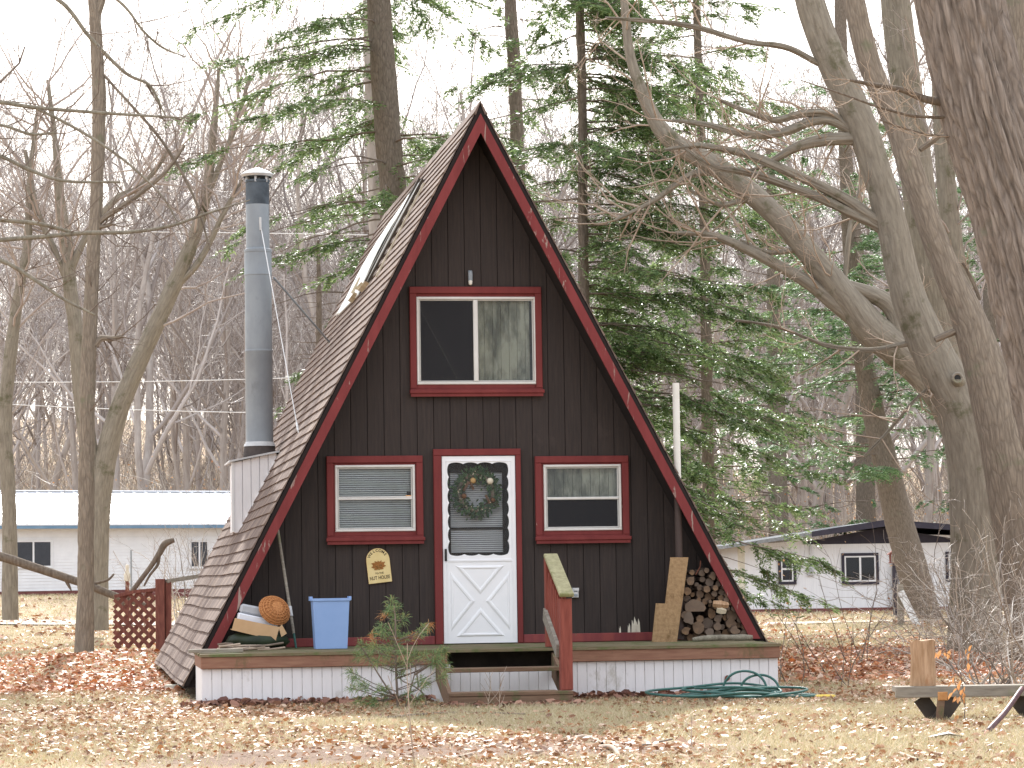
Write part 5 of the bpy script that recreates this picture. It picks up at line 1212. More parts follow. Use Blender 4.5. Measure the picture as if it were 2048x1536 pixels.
tree_parts('overhanging_tree', 'bare tree at the left frame edge reaching long thin branches across the sky', b, [tr2] + br2, tw, M['bark_grey'], M['twig_dark'])
# forked tree behind it
Y3 = 62.0; b = P(195, 1240, Y3); b[2] = float(gz(b[0], Y3))
lf = [limb(q, Y3) for q in ([(190, 1260, 26), (195, 1100, 22), (205, 960, 22), (232, 840, 20), (275, 730, 18), (330, 610, 17), (378, 500, 14), (405, 420, 11), (420, 330, 9), (430, 230, 6), (438, 130, 3)],
    [(198, 1000, 18), (175, 880, 17), (160, 760, 16), (152, 660, 15), (140, 580, 13), (135, 500, 12), (120, 400, 9), (110, 280, 6), (95, 160, 3)],
    [(405, 420, 7), (440, 330, 5), (475, 240, 4), (500, 150, 2)], [(345, 580, 8), (400, 520, 6), (450, 420, 5), (485, 360, 3)], [(140, 540, 8), (175, 470, 6), (230, 400, 6), (285, 370, 4), (340, 300, 3)], [(150, 600, 7), (110, 500, 6), (75, 420, 5), (50, 300, 3)],
    [(20, 1240, 16), (18, 1000, 14), (10, 850, 14), (20, 720, 13), (35, 600, 11), (55, 480, 8), (60, 350, 5), (75, 220, 3)])]
tw = twigs_on(lf[:6], rg, 16, (1.2, 2.8), .03, 4, [0, 0, 5, 4], t0=.45)
tree_parts('forked_tree', 'bare forked tree with one trunk leaning right behind the slim tree', b, lf[:6], tw, M['bark_grey'], M['twig_far'], (20, .02, 2.5, 1.3, True))
b = P(20, 1240, Y3); b[2] = float(gz(b[0], Y3))
tree_parts('bare_tree', 'bare grey tree at the far left frame edge above the white house roof', b, lf[6:], twigs_on(lf[6:], rg, 20, (1.2, 2.8), .03, 4, [0, 0, 5, 4], t0=.3), M['bark_grey'], M['twig_far'], (20, .02, 2.5, 1.3, True))
# big furrowed trunk, right foreground
Y4 = 23.0; b = P(2250, 1430, Y4); b[2] = float(gz(b[0], Y4))
t4 = limb([(2262, 1480, 170), (2250, 1420, 140), (2238, 1300, 118), (2200, 1050, 106), (2145, 838, 101), (2093, 638, 97), (2064, 524, 95), (2030, 401, 92), (1995, 296, 90), (1960, 173, 88), (1919, 0, 85), (1875, -220, 78), (1830, -500, 60)], Y4)
l4 = [limb(q, Y4) for q in ([(1890, 205, 9), (1850, 198, 8), (1805, 180, 6), (1760, 172, 5), (1700, 160, 3)], [(1900, 235, 4), (1830, 232, 3), (1760, 215, 2.5), (1690, 190, 2), (1600, 160, 1)], [(1950, 275, 3), (1850, 268, 2.5), (1760, 240, 2)])]
tw = twigs_on(l4, rg, 9, (.15, .5), .005, 3, NCH)
e = empty('furrowed_tree', b); tag(e, 'massive furrowed trunk leaning across the upper right corner', 'tree')
npmesh('trunk', *rt(rough_tube(*t4, 200, .05, 13.0, 2.4, 5, True), b, M['bark_furrow'], e))
for p, r in l4: npmesh('limb', *(lambda v, f: (v - b, f))(*tube(p, r, 8)), M['bark_brown'], e, True)
V, F = tubeset(tw); npmesh('crown', V - b, F, M['twig_tan'], e, True)
# many-stemmed maple behind it
Y5 = 38.0; b = P(1950, 1300, Y5); b[2] = float(gz(b[0], Y5))
A5 = limb([(1950, 1340, 66), (1950, 1290, 56), (1951, 1150, 49), (1950, 1000, 49), (1942, 900, 50), (1925, 820, 50), (1875, 725, 42), (1817, 592, 35), (1785, 455, 31), (1731, 273, 30), (1671, 137, 30), (1633, 45, 29), (1605, -60, 27), (1560, -300, 18)], Y5)
l5 = [limb(q, Y5) for q in ([(1790, 450, 13), (1751, 439, 12), (1690, 398, 11), (1630, 368, 10), (1540, 327, 9), (1481, 306, 8), (1400, 292, 5), (1330, 300, 2)], [(1795, 480, 11), (1759, 455, 10), (1690, 420, 9), (1614, 385, 8), (1506, 348, 6), (1420, 330, 4), (1350, 280, 2)],
    [(1725, 280, 14), (1697, 277, 13), (1635, 282, 12), (1585, 298, 9), (1530, 330, 5), (1480, 345, 3)], [(1720, 270, 10), (1647, 240, 9), (1564, 265, 8), (1494, 269, 7), (1407, 248, 4), (1330, 240, 2)], [(1700, 258, 9), (1660, 228, 9), (1606, 226, 7), (1552, 240, 6), (1500, 225, 4), (1440, 200, 2)],
    [(1665, 135, 7), (1639, 128, 6), (1573, 95, 6), (1490, 83, 5), (1390, 54, 4), (1300, 42, 3), (1210, 36, 1.5)], [(1845, 680, 6), (1800, 690, 5), (1740, 700, 4), (1650, 690, 3), (1560, 655, 2), (1470, 640, 1)], [(1880, 760, 4), (1830, 800, 3), (1770, 870, 2.5), (1700, 940, 1.5)])]
tw = twigs_on(l5, rg, 9, (.5, 1.4), .014, 4, NCH)
e = tree_parts('mossy_maple', 'mossy bare maple stem leaning left with long crooked limbs at right', b, [A5] + l5, tw, M['bark_grey'], M['twig_tan'], (44, .016, 3.5, 1.6, True))
q = P(1915, 756, Y5 - .37) - b; v_, f_ = capped([q + np.array([.12, .35, -.12]), q + np.array([.0, .06, -.02]), q], [.14, .085, .07], 14); kn = obj('branch_stub', (v_, f_), M['bark_grey'], e, True)
rv, rf_ = tube(np.array([[.062 * math.cos(a), 0, .062 * math.sin(a)] for a in np.linspace(0, 2 * math.pi, 17)]) + q, .022, 7); obj('stub_rim', (rv.tolist(), rf_.tolist()), M['wood_grey'], kn, True)
hv, hf = lathe([(.045, 0), (0, .001)], 12); obj('stub_hollow', ([(x + q[0], -z - .006 + q[1], y + q[2]) for x, y, z in hv], hf), M['black_metal'], kn)
Y6 = 35.0; b = P(2090, 1360, Y6); b[2] = float(gz(b[0], Y6))
B6 = limb([(2110, 1420, 96), (2095, 1340, 76), (2065, 1150, 64), (2030, 950, 58), (1985, 780, 46), (1938, 638, 34), (1897, 547, 28), (1851, 424, 25), (1815, 319, 25), (1788, 237, 23), (1742, 137, 22), (1710, 9, 21), (1680, -150, 18), (1650, -350, 12)], Y6)
l6 = [limb(q, Y6) for q in ([(1980, 650, 6), (1920, 660, 6), (1870, 680, 5)], [(1960, 600, 3), (1945, 560, 3), (1925, 525, 2)], [(1840, 300, 5), (1880, 270, 4), (1900, 240, 2)])]
e = tree_parts('straight_maple', 'brown-grey bare stem between the mossy maple and the furrowed trunk', b, [B6] + l6, twigs_on(l6, rg, 5, (.2, .6), .006, 3, NCH), M['bark_brown'], M['twig_tan'], (48, .016, 3.5, 1.5, True))
# grey leaning trunk sweeping left
Y7 = 43.0; b = P(1945, 1275, Y7); b[2] = float(gz(b[0], Y7))
lf = [limb(q, Y7) for q in ([(1945, 1300, 42), (1943, 1150, 36), (1940, 1000, 34), (1926, 900, 32), (1898, 825, 31), (1858, 762, 31), (1806, 706, 36), (1747, 660, 35), (1697, 600, 30), (1635, 526, 25), (1552, 431, 22), (1448, 344, 22), (1345, 282, 19), (1300, 220, 14), (1262, 120, 10), (1250, 20, 8), (1240, -100, 4)],
    [(1735, 655, 20), (1676, 612, 16), (1606, 559, 13), (1490, 497, 10), (1420, 470, 7), (1350, 466, 3)], [(1810, 690, 22), (1778, 608, 19), (1683, 566, 12), (1640, 520, 8), (1600, 500, 6), (1540, 505, 4), (1480, 480, 2)],
    [(1440, 342, 10), (1380, 350, 7), (1310, 400, 5), (1230, 440, 3)], [(1550, 430, 8), (1500, 400, 6), (1440, 410, 4), (1380, 380, 2)], [(1690, 560, 5), (1700, 460, 5), (1720, 380, 4), (1725, 330, 3)])]
tw = twigs_on(lf, rg, 11, (.6, 1.8), .018, 4, NCH, t0=.3)
tree_parts('leaning_grey_tree', 'pale grey bare tree whose trunk sweeps far to the left toward the cabin roof', b, lf, tw, M['bark_grey'], M['twig_tan'], (36, .012, 2.5, 1.2, False))
for pl_, Y_, lb, mt in (([(1962, 1290, 36), (1945, 1000, 34), (1868, 600, 34), (1828, 300, 32), (1790, 0, 30), (1760, -300, 24)], 52, 'grey trunk standing behind the two maple stems at upper right', 'bark_grey'),
        ([(1975, 1300, 26), (1965, 900, 24), (1935, 640, 22), (1905, 480, 20), (1888, 300, 18), (1870, 0, 16), (1860, -300, 10)], 50, 'thin trunk showing between the brown-grey stem and the furrowed trunk', 'bark_grey'),
        ([(2110, 1300, 44), (2095, 800, 40), (2075, 400, 38), (2040, 100, 36), (2025, -200, 32)], 48, 'trunk just visible in the top right corner behind the furrowed one', 'bark_brown'),
        ([(1735, 1235, 22), (1730, 900, 18), (1722, 600, 15), (1700, 400, 14), (1690, 280, 13), (1680, 0, 11), (1675, -200, 6)], 106, 'thin dark trunk in the distance behind the crooked maple limbs', 'bark_conifer')):
    l_ = limb(pl_, Y_); b = np.array([*l_[0][0][:2], float(gz(*l_[0][0][:2]))])
    tree_parts('background_tree', lb, b, [l_], twigs_on([l_], rg, 18, (1.0, 2.5), .025, 4, NCH, t0=.3), M[mt], M['twig_far'], (28, .02, 3.5, 1.6, True))

# --- conifers
def conifer(name, label, trunk, Y, zlo, zhi, Lmax, step, mat, seed, droop=.25, rise=.1, card=(.12, .026), tstep=.13, az_bias=None, shape=None, tmat='bark_conifer', dens=1.0, twl=.5, group=None):
    rg = np.random.default_rng(seed); tp, tr = limb(trunk, Y); b = np.array([*tp[0][:2], float(gz(*tp[0][:2]))])
    e = empty(name, b); tag(e, label, 'tree', group)
    npmesh('trunk', *rt(rough_tube(tp, tr, 26, .02, 3, 2.0, seed, True), b, M[tmat], e))
    zs = tp[:, 2]; br, C, Dm, TW = [], [], [], []; z = zlo
    while z < zhi:
        z += step * rg.uniform(.4, 1.6); c = np.array([np.interp(z, zs, tp[:, i]) for i in range(3)]); f = (z - zlo) / (zhi - zlo)
        L = Lmax * (shape(f) if shape else (1 - .8 * f)) * rg.uniform(.55, 1.05)
        az = rg.uniform(0, 2 * math.pi)
        if az_bias is not None and rg.random() < .5: az = rg.normal(az_bias, .7)
        n = 9; s = np.linspace(0, 1, n) * L; wob = np.cumsum(rg.normal(0, .11, n))
        dirh = np.stack([np.cos(az + wob), np.sin(az + wob)], -1); xy = np.vstack([[0, 0], np.cumsum(dirh[1:] * L / (n - 1), 0)])
        pz = rise * s - droop * s * s / max(L, .5) + .16 * (s / L) ** 3 * L * .4 + np.cumsum(rg.normal(0, .02, n)) * L * .5
        pts = np.stack([c[0] + xy[:, 0], c[1] + xy[:, 1], z + pz], -1)
        br.append((pts, np.linspace(.008 + .0045 * L, .003, n), 3))
        m = int(L * .82 / tstep * dens)
        if m < 6: continue
        ts = rg.uniform(.10, 1, m); ts = ts[vnoise(np.stack([ts * L * 1.6, ts * 0 + z * 3.1, ts * 0], -1), seed) > .36]; m = len(ts); i = np.minimum((ts * (n - 1)).astype(int), n - 2); fr = (ts * (n - 1) - i)[:, None]; o = pts[i] * (1 - fr) + pts[i + 1] * fr; dd = pts[i + 1] - pts[i]; dd /= np.linalg.norm(dd, axis=1, keepdims=True)
        sd = np.cross(dd, [0, 0, 1]) * rg.choice([-1, 1], m)[:, None]; a = rg.uniform(.5, 1.1, m)[:, None]; td = dd * np.cos(a) + sd * np.sin(a); td[:, 2] -= rg.uniform(.05, .4, m)
        tl = twl * rg.uniform(.5, 1.1, m) * (1.15 - .55 * ts) * min(1, .4 + L * .35)
        TW.append(np.stack([o, o + td * (tl * .5)[:, None], o + td * tl[:, None]], 1)[::2])
        q = int(twl / .055); u = (np.arange(q) + .5) / q
        pos = o[:, None] + td[:, None] * (u[None, :, None] * tl[:, None, None]) ; pos[..., 2] -= (u ** 2)[None] * tl[:, None] * .18
        pos = pos + rg.normal(0, .02, pos.shape); C.append(pos.reshape(-1, 3)); Dm.append(np.repeat(td, q, 0))
    V, F = tubes([(p, r, s) for p, r, s in br]); TW = np.vstack(TW); v2, f2 = batch(TW, np.array([.006, .005, .003])[None] * np.ones((len(TW), 1))); F = np.vstack([F, f2 + len(V)]); V = np.vstack([V, v2]); limbs = npmesh('limbs', V - b, F, M['twig_dark'], e)
    C, Dm = np.vstack(C), np.vstack(Dm); C = np.repeat(C, 3, 0); C = C + rg.normal(0, .022, C.shape); Dm = np.repeat(Dm, 3, 0); n = len(C); d = Dm + np.cross(Dm, [0, 0, 1.0]) * (np.where(np.arange(n) % 2, 1, -1) * rg.uniform(.3, 1.0, n))[:, None] + rg.normal(0, .3, (n, 3)); d /= np.linalg.norm(d, axis=1, keepdims=True); s = np.cross(d, np.array([0, 0, 1.0]) + rg.normal(0, .5, (n, 3))); s /= np.linalg.norm(s, axis=1, keepdims=True)
    l = card[0] * rg.uniform(.6, 1.3, (n, 1)); w = card[1] * rg.uniform(.6, 1.2, (n, 1)); C = C - b
    V = np.stack([C - d * l * .5, C + s * w, C + d * l * .5, C - s * w], 1).reshape(-1, 3)
    npmesh('crown', V, np.arange(4 * n).reshape(n, 4), M[mat], e)
    return e, n
NC = 0
_, n = conifer('hemlock', 'dense dark green hemlock whose low boughs hang beside the right roof slope', [(1180, 1300, 15), (1175, 900, 12), (1168, 560, 10), (1164, 200, 9), (1160, 0, 8), (1155, -300, 6), (1150, -600, 2)], 46, .9, 13.5, 4.7, .075, 'needles', 71, .30, .06, (.105, .0135), .11, .05, lambda f: 1.0 - .62 * f, dens=2.1, twl=.75); NC += n
_, n = conifer('spruce', 'tall thick-trunked spruce rising behind the left roof slope', [(812, 1300, 38), (800, 800, 31), (787, 410, 27), (778, 300, 26), (765, 120, 25), (757, 0, 24), (740, -300, 18), (730, -600, 10)], 50, 4.5, 15, 3.5, .15, 'needles', 72, .30, .06, (.105, .0135), .12, 3.3, lambda f: .75 + .4 * math.sin(f * 2.4), dens=1.8, twl=.7); NC += n
_, n = conifer('spruce', 'slender spruce trunk just right of the roof peak', [(1050, 1300, 18), (1042, 700, 16), (1036, 330, 14), (1028, 120, 13), (1020, 0, 12), (1010, -300, 8), (1005, -500, 3)], 53, 6.0, 14, 2.4, .2, 'needles', 73, .26, .1, (.105, .0135), .13, None, lambda f: .9 - .4 * f, dens=1.4); NC += n
_, n = conifer('spruce', 'pale trunk close behind the thick spruce left of the roof', [(770, 1290, 20), (760, 700, 18), (748, 300, 15), (740, 0, 14), (735, -300, 8)], 57, 7.0, 14, 2.6, .3, 'needles', 74, .26, .1, (.105, .0135), .14, 3.2, lambda f: .9 - .3 * f, dens=1.1, tmat='bark_far'); NC += n
_, n = conifer('hemlock', 'loose green hemlock behind the crooked maple limbs at upper right', [(1420, 1270, 14), (1415, 900, 12), (1410, 500, 10), (1400, 200, 8), (1392, 0, 6), (1385, -300, 3)], 58, 1.6, 15.5, 3.8, .15, 'needles', 75, .26, .1, (.12, .015), .13, None, lambda f: 1.0 - .55 * f, dens=1.8, twl=.7); NC += n
_, n = conifer('white_pine', 'leaning dark-trunked pine in front of the white bungalow', [(1858, 1262, 38), (1850, 1235, 33), (1825, 1140, 31), (1795, 1030, 29), (1775, 940, 26), (1755, 860, 23), (1735, 760, 20), (1715, 640, 17), (1700, 500, 14), (1690, 350, 10), (1680, 150, 6)], 72, 3.4, 13.5, 5.0, .13, 'needles_pine', 76, .16, .12, (.14, .013), .14, None, lambda f: 1.0 - .5 * f, dens=1.8, twl=.7); NC += n
_, n = conifer('white_pine', 'soft green pine at the wood edge behind the bungalow roof', [(1560, 1230, 22), (1555, 900, 18), (1548, 600, 14), (1540, 300, 8)], 102, 2.5, 17, 6.0, .2, 'needles_pine', 77, .16, .1, (.2, .022), .2, None, lambda f: 1.0 - .5 * f, dens=.8, twl=.8); NC += n
_, n = conifer('white_pine', 'soft green pine behind the bungalow at the far right', [(1990, 1230, 22), (1985, 900, 18), (1980, 600, 14), (1970, 300, 8)], 104, 2.5, 17, 6.0, .2, 'needles_pine', 78, .16, .1, (.2, .022), .2, None, lambda f: 1.0 - .5 * f, dens=.8, twl=.8); NC += n
_, n = conifer('young_hemlock', 'small green hemlock behind the chimney and left roof foot', [(640, 1255, 9), (640, 900, 7), (638, 650, 5), (636, 480, 2)], 60, .8, 8.0, 2.3, .15, 'needles', 79, .2, .1, (.12, .015), .14, None, None, dens=1.2); NC += n
# ------------------------------------------------------------------ shrubs, sapling, weeds
def needle_tufts(cent, dirs, n, L, w, rg):
    V = []
    for c, d in zip(cent, dirs):
        m = n; q = rg.normal(0, 1, (m, 3)); q /= np.linalg.norm(q, axis=1, keepdims=True); q = q + unit(d) * rg.uniform(.3, .9, (m, 1)); q /= np.linalg.norm(q, axis=1, keepdims=True)
        s = np.cross(q, rg.normal(0, 1, (m, 3))); s /= np.linalg.norm(s, axis=1, keepdims=True); l = L * rg.uniform(.6, 1.1, (m, 1)); o = c + rg.normal(0, .012, (m, 3)) - unit(d) * rg.uniform(0, .07, (m, 1))
        mid = o + q * l * .55; tip = o + q * l + np.array([0, 0, -.25]) * l
        V.append(np.stack([o, mid + s * w, tip, mid - s * w], 1).reshape(-1, 3))
    V = np.vstack(V); return V, np.arange(len(V)).reshape(-1, 4)
YP = 26.9; rg = np.random.default_rng(61)
zp = lambda x, y, dy=0: P(660 + x / 5.485, 1160 + y / 5.485, YP + dy)
b = zp(745, 1390); b[2] = float(gz(b[0], YP))
sap = empty('pine_sapling', b); tag(sap, 'young pine sapling with browning tips growing in front of the deck', 'sapling')
stem = catmull([b + np.array([0, 0, -.03]), zp(738, 1250), zp(725, 1000), zp(718, 600), zp(715, 400), zp(690, 210)], 6)
npmesh('stem', *tube(stem - b, np.linspace(.014, .005, len(stem)), 8), M['twig_dark'], sap, True)
st2 = [catmull([zp(1060, 1350) + np.array([0, 0, -.05]), zp(1030, 1260), zp(930, 1170), zp(800, 1110), zp(735, 1040)], 4), catmull([zp(830, 1390), zp(880, 1210), zp(935, 1000), zp(945, 870)], 4), catmull([zp(680, 1260), zp(560, 1080), zp(430, 870), zp(340, 730)], 4), catmull([zp(930, 1040), zp(1100, 930), zp(1240, 810)], 4), catmull([zp(970, 1180), zp(950, 980)], 4)]
npmesh('side_stems', *tubes([(p - b, np.linspace(.009, .004, len(p)), 6) for p in st2]), M['twig_dark'], sap, True)
TF = [(680,215),(640,300),(720,420),(820,400),(560,490),(700,520),(500,560),(620,600),(1040,520),(1000,580),(840,600),(330,690),(420,720),(560,720),(640,760),(760,740),(820,780),(960,800),(1050,820),(1180,800),(1240,780),(1280,760),(300,820),(400,820),(500,870),(620,860),(780,900),(860,900),(1160,880),(1290,940),(220,1000),(260,1060),(330,1140),(220,1180),(540,1180),(600,1200),(860,1230),(1000,1090),(1060,1120),(300,1310),(420,1320),(600,1290),(990,1290),(800,1000),(1250,1050),(680,330),(740,600),(680,680),(580,560),(720,300),(480,720),(900,840),(1220,860),(380,1170),(480,1310),(690,920)]
TO = [(580, 370), (440, 610), (1110, 490), (930, 600)]
tw = []; cent, dirs = [], []; co, do = [], []
for lst, C_, D_ in ((TF, cent, dirs), (TO, co, do)):
    for x, y in lst:
        c = zp(x, y, rg.uniform(-.25, .25)); zz_ = c[2] - abs(x - 725) / 5.485 * pxm(YP) * .45; sx = np.array([np.interp(max(zz_, b[2] + .12), stem[:, 2], stem[:, i]) for i in range(3)]); d = unit(c - sx + np.array([0, 0, .15]))
        C_.append(c); D_.append(d); tw.append((np.array([sx, (sx + c) / 2 + np.array([0, 0, -.02]), c]) - b, np.array([.005, .004, .003]), 4))
npmesh('twigs', *tubes(tw), M['twig_dark'], sap)
V, F = needle_tufts(cent, dirs, 70, .10, .0028, rg); o = npmesh('needles', V - b, F, M['needles_sapling'], sap); o['kind'] = 'stuff'
V, F = needle_tufts(co, do, 45, .09, .0028, rg); o = npmesh('brown_needles', V - b, F, M['beech_orange'], sap); o['kind'] = 'stuff'

def shrub(name, label, pts, H, r, rg, nst, nch, maxlev, mat, up=.12, spread=.4, wig=.14, group=None, leafs=None):
    out = []; c = gp(*pts) if len(pts) == 2 else np.asarray(pts); c[2] = float(gz(c[0], c[1]))
    for s in range(nst):
        d = unit([rg.normal(0, spread), rg.normal(0, spread), 1]); grow(out, c + np.array([rg.normal(0, .12), rg.normal(0, .12), -.05]), d, H * rg.uniform(.6, 1.1), r * rg.uniform(.6, 1), 1, rg, maxlev, nch, up, wig, .3, .15, .003, .25)
    e = empty(name, c); tag(e, label, 'shrub', group); V, F = tubeset(out, {1: 5, 2: 3, 3: 3, 4: 3}); npmesh('stems', V - c, F, mat, e, True)
    if leafs:
        t = np.array([o_[0][-1] for o_ in out if o_[2] >= 2]); k_ = rg.integers(0, len(t), leafs); leafcards('dead_leaves', t[k_] + rg.normal(0, .05, (leafs, 3)) - c, .05, .025, M['beech_leaf'], rg, None, e)
    return e
rg = np.random.default_rng(77)
for q, H, n, lb in (((400, 1262), 3.0, 7, 'tall bare shrub right behind the lattice posts'), ((365, 1258), 2.6, 6, 'bare arching shrub behind the lattice panel'), ((300, 1255), 2.2, 5, 'thin bare shrub behind the metal stake'), ((440, 1262), 2.2, 6, 'bare shrub hidden partly by the lower roof edge')):
    shrub('bare_shrub', lb, q, H, .022, rg, n, [0, 6, 4], 3, M['brush_mix'], .05, .30, .13, 'bare shrubs behind the lattice')
for q, H, n, lb, k_ in (((1990, 1385), 1.7, 22, 'dense tangle of bare canes at the foot of the maple stems', 4), ((1925, 1345), 1.9, 19, 'brown twiggy thicket climbing the mossy maple foot', 4), ((2050, 1400), 1.8, 18, 'tangled canes at the right frame edge behind the bench', 4), ((1960, 1310), 2.6, 16, 'tall grey brush growing up the maple trunk', 4), ((1872, 1285), .8, 9, 'low brush around the foot of the leaning pine', 4)):
    shrub('bramble', lb, q, H, .011, rg, n, [0, 6, 4], 3, M['brush_mix'], -.03, .65, .17, 'brush at the foot of the maples')
for q, H, n, lb in (((1575, 1372), 1.3, 3, 'thin bare saplings just right of the deck corner'), ((1650, 1350), 1.5, 3, 'sparse bare sapling on the leaf litter left of the bench'), ((1745, 1330), 1.6, 4, 'bare twiggy sapling in front of the bungalow window'), ((1700, 1375), .7, 3, 'short bare twigs in the leaves left of the bench')):
    shrub('bare_sapling', lb, q, H, .009, rg, n, [0, 4, 2], 2, M['twig_dark'], .08, .35, .12, 'saplings right of the deck', 10)
for q, H, n, lb in (((965, 1418), .5, 1, 'dead weed stalks before the middle of the steps'), ((1040, 1424), .45, 1, 'pale dead weeds before the right half of the steps'), ((880, 1530), .9, 1, 'single long reddish weed stalk at the lower middle edge'), ((1390, 1495), .35, 1, 'small dry weed on the sunlit lawn below the hose')):
    shrub('dead_weed', lb, q, H, .006, rg, n, [0, 6, 2], 2, M['twig_tan'], .1, .16, .10, 'dead weeds on the lawn')
# orange-leaved beech sapling beside the bench
YO = 22.4; b = P(1928, 1462, YO); b[2] = float(gz(b[0], YO)); be = empty('beech_sapling', b); tag(be, 'small sapling with hanging orange dead leaves in front of the bench', 'sapling')
sts = [catmull([b, P(1930, 1400, YO), P(1922, 1350, YO), P(1926, 1290, YO)], 4), catmull([P(1930, 1410, YO), P(1915, 1380, YO), P(1908, 1355, YO)], 3), catmull([P(1923, 1352, YO), P(1900, 1310, YO), P(1870, 1302, YO)], 3), catmull([P(1927, 1340, YO), P(1938, 1310, YO), P(1944, 1292, YO)], 3)]
npmesh('stem', *tubes([(p - b, np.linspace(.005, .002, len(p)), 5) for p in sts]), M['twig_dark'], be, True)
for i, (x, y) in enumerate([(1944, 1290), (1940, 1305), (1882, 1300), (1890, 1303), (1900, 1300), (1872, 1304), (1934, 1298), (1936, 1325), (1902, 1360), (1909, 1352), (1916, 1376), (1922, 1360), (1926, 1378), (1912, 1392), (1920, 1392), (1930, 1372), (1906, 1384), (1926, 1396), (1918, 1366), (1938, 1346), (1917, 1430), (1928, 1385)]):
    c = P(x, y, YO + rg.uniform(-.06, .06)) - b; L = rg.uniform(.05, .085); d = unit([rg.normal(0, .35), rg.normal(0, .35), -1]); s = unit(np.cross(d, rg.normal(0, 1, 3))); w = L * .22; n_ = np.cross(d, s) * .008
    obj('hanging_leaf', ([c, c + d * L * .35 + s * w + n_, c + d * L * .75 + s * w * .7 + n_, c + d * L, c + d * L * .75 - s * w * .7 + n_, c + d * L * .35 - s * w + n_], [(0, 1, 2, 3), (0, 3, 4, 5)]), M['beech_orange'], be)
# fallen branch resting on the lattice
YF = 47.4; fb = [limb(q, YF) for q in ([(-120, 1085, 11), (0, 1113, 9.5), (60, 1132, 9), (130, 1155, 8.5), (180, 1172, 8), (225, 1190, 7.5), (262, 1202, 6), (300, 1212, 4)], [(130, 1157, 4), (138, 1172, 3), (143, 1182, 1)], [(185, 1168, 3), (215, 1160, 2.5), (228, 1148, 2)])]
b = P(150, 1165, YF); e = empty('fallen_branch', b); tag(e, 'long fallen limb slanting down from the left edge onto the lattice', 'branch')
for i, (p, r) in enumerate(fb): npmesh('limb' if i == 0 else 'side_branch', *(lambda v, f: (v - b, f))(*tube(p, r, 9)), M['bark_brown'], e, True)
fb = [limb(q, 43.6) for q in ([(240, 1215, 4), (270, 1175, 5), (300, 1135, 5), (318, 1108, 6), (330, 1088, 7), (348, 1080, 5)], [(318, 1112, 4), (315, 1130, 3), (300, 1150, 2.5), (288, 1172, 2)])]
b = P(290, 1150, 43.6); e = empty('fallen_branch', b); tag(e, 'curved dark broken branch standing behind the lattice fence', 'branch')
for i, (p, r) in enumerate(fb): npmesh('limb' if i == 0 else 'side_branch', *(lambda v, f: (v - b, f))(*tube(p, r, 9)), M['bark_brown'], e, True)

# ------------------------------------------------------------------ leaf litter and grass
def inhouse(x, y):
    q = np.stack([x - HO[0], y - HO[1]], -1); u = q @ HR[:2]; v = q @ HD[:2]
    return (u > uA - .05) & (u < uB + .05) & (v > VD - .0) & (v < VB)
def scatter(n, y0, y1, dens, rg, pw=1.0):
    X, Y = [], []; got = 0
    while got < n:
        m = n * 3; t = rg.random(m); y = y0 + (y1 - y0) * t ** pw; x = (rg.random(m) * 2 - 1) * (.195 * y + 1.2)
        k = (rg.random(m) < dens(x, y)) & ~inhouse(x, y); X.append(x[k]); Y.append(y[k]); got += k.sum()
    return np.concatenate(X)[:n], np.concatenate(Y)[:n]
def gauss(x, y, cx, cy, sx, sy): return np.exp(-(((x - cx) / sx) ** 2 + ((y - cy) / sy) ** 2))
def patches(x, y):
    p = np.clip((n2(x, y, .55, 11) - .34) * 2.2, .12, 1) * (.5 + .7 * n2(x, y, 1.9, 12))
    p = p + 1.2 * gauss(x, y, -5.8, 41, 2.2, 7) + 1.2 * gauss(x, y, 6.2, 36.5, 2.6, 7) + .5 * gauss(x, y, -4.3, 33, .8, 4)
    return np.clip(p * (1 - .75 * gauss(x, y, -.6, 19.4, 1.8, 1.2)), 0, 1)
def leaves(name, n, x, y, size, mat, rg, label, lift=.03, flat=.45):
    z = gz(x, y) + rg.random(n) * lift + .006; c = np.stack([x, y, z], -1); a = rg.random(n) * 2 * math.pi
    nz = np.stack([rg.normal(0, flat, n), rg.normal(0, flat, n), np.ones(n)], -1); nz /= np.linalg.norm(nz, axis=1, keepdims=True)
    d = np.stack([np.cos(a), np.sin(a), 0 * a], -1); d -= nz * (d * nz).sum(1, keepdims=True); d /= np.linalg.norm(d, axis=1, keepdims=True); s = np.cross(nz, d)
    L = (size * (.5 + 1.1 * rg.random(n) ** 2))[:, None]; W = L * rg.uniform(.28, .42, (n, 1)); cu = L * rg.uniform(-.05, .28, (n, 1)); cv = L * rg.uniform(-.1, .25, (n, 1))
    V = np.stack([c - d * L * .5 + nz * cv, c - d * L * .12 + s * W + nz * cu, c + d * L * .22 + s * W * .8 + nz * cu, c + d * L * .5 + nz * cv, c + d * L * .22 - s * W * .8 + nz * cu, c - d * L * .12 - s * W + nz * cu], 1).reshape(-1, 3)
    i = np.arange(n)[:, None] * 6; F = np.concatenate([i + np.array([[0, 1, 2, 3]]), i + np.array([[0, 3, 4, 5]])], 1).reshape(-1, 4)
    o = npmesh(name, V, F, mat); tag(o, label, 'leaves', kind='stuff'); return o
rg = np.random.default_rng(90)
x, y = scatter(28000, 17, 31, patches, rg, .9); leaves('leaf_litter', len(x), x, y, .048, M['litter'], rg, 'brown fallen leaves strewn over the near lawn')
x, y = scatter(36000, 31, 62, lambda a, b_: np.clip(patches(a, b_) * (1.3 - (b_ - 31) / 40), 0, 1), rg, 1.2); leaves('leaf_litter', len(x), x, y, .072, M['litter_rust'], rg, 'brown fallen leaves drifted beside and behind the cabin', .05)
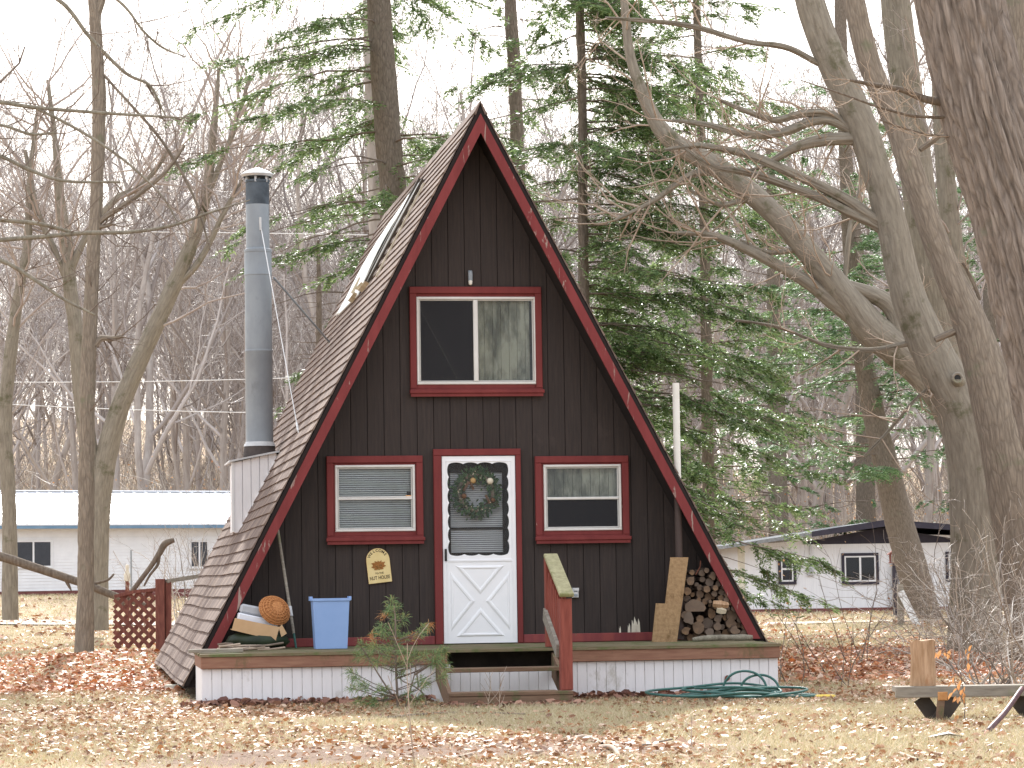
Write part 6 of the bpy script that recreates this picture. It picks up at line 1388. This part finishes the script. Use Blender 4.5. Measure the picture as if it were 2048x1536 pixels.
x, y = scatter(7000, 62, 100, lambda a, b_: np.clip(n2(a, b_, .4, 3) - .35, 0, 1), rg); leaves('leaf_litter', len(x), x, y, .13, M['litter'], rg, 'scattered leaves on the far lawn by the lane')
n = 1700; u_ = rg.uniform(uA - .2, uB + .1, n); v_ = VD + .02 - np.abs(rg.normal(0, .16, n)); w_ = HO[None] + HR[None] * u_[:, None] + HD[None] * v_[:, None]
k_ = ~((u_ > q0 - .05) & (u_ < q1 + .05)); w_ = w_[k_]; leaves('drifted_leaves', len(w_), w_[:, 0], w_[:, 1], .09, M['litter_dark'], rg, 'dark leaves drifted against the white deck skirt', .05, .7)
n = 260; u_ = rg.uniform(q0 - .1, q1 + .1, n); v_ = V3 - .02 - np.abs(rg.normal(0, .12, n)); w_ = HO[None] + HR[None] * u_[:, None] + HD[None] * v_[:, None]; leaves('drifted_leaves', n, w_[:, 0], w_[:, 1], .085, M['litter_dark'], rg, 'dark leaves drifted in front of the bottom step', .025, .5)
q = HF.hp(1454, 1357, VD + .045); w_ = HF.w(q[0], VD + .044, q[1])
o = obj('stuck_leaf', ([(0, 0, -.03), (.03, -.012, -.005), (.02, -.016, .025), (0, -.004, .035), (-.022, -.016, .02), (-.028, -.012, -.01)], [(0, 1, 2, 3), (0, 3, 4, 5)]), M['rust']); o.location = tuple(w_); tag(o, 'single brown leaf stuck to the white skirt above the hose', 'leaf')
def grass(name, n, y0, y1, h, w, dens, mat, rg, label):
    x, y = scatter(n, y0, y1, dens, rg, .9); z = gz(x, y); c = np.stack([x, y, z], -1); a = rg.random(n) * 2 * math.pi; s = np.stack([np.cos(a), np.sin(a), 0 * a], -1) * w
    H = h * rg.uniform(.4, 1.2, n); t = c + np.stack([rg.normal(0, .8, n) * H, rg.normal(0, .8, n) * H, H], -1)
    V = np.stack([c - s, c + s, t], 1).reshape(-1, 3); o = npmesh(name, V, np.arange(3 * n).reshape(n, 3), mat); tag(o, label, 'grass', kind='stuff')
gd = lambda a, b_: np.clip(1.15 - 1.0 * np.clip((n2(a, b_, .35, 21) - .52) * 5, 0, 1) - 1.0 * gauss(a, b_, -.6, 19.4, 1.9, 1.3), .03, 1)
grass('lawn_grass', 150000, 17, 32, .055, .0045, gd, M['grass_dry'], rg, 'short pale dry grass of the near lawn')
grass('lawn_grass', 90000, 32, 70, .07, .010, gd, M['grass_dry'], rg, 'short pale dry grass beyond the cabin')
grass('lawn_grass', 40000, 70, 112, .09, .02, lambda a, b_: np.ones_like(a), M['grass_dry'], rg, 'dry grass around the neighbouring houses')
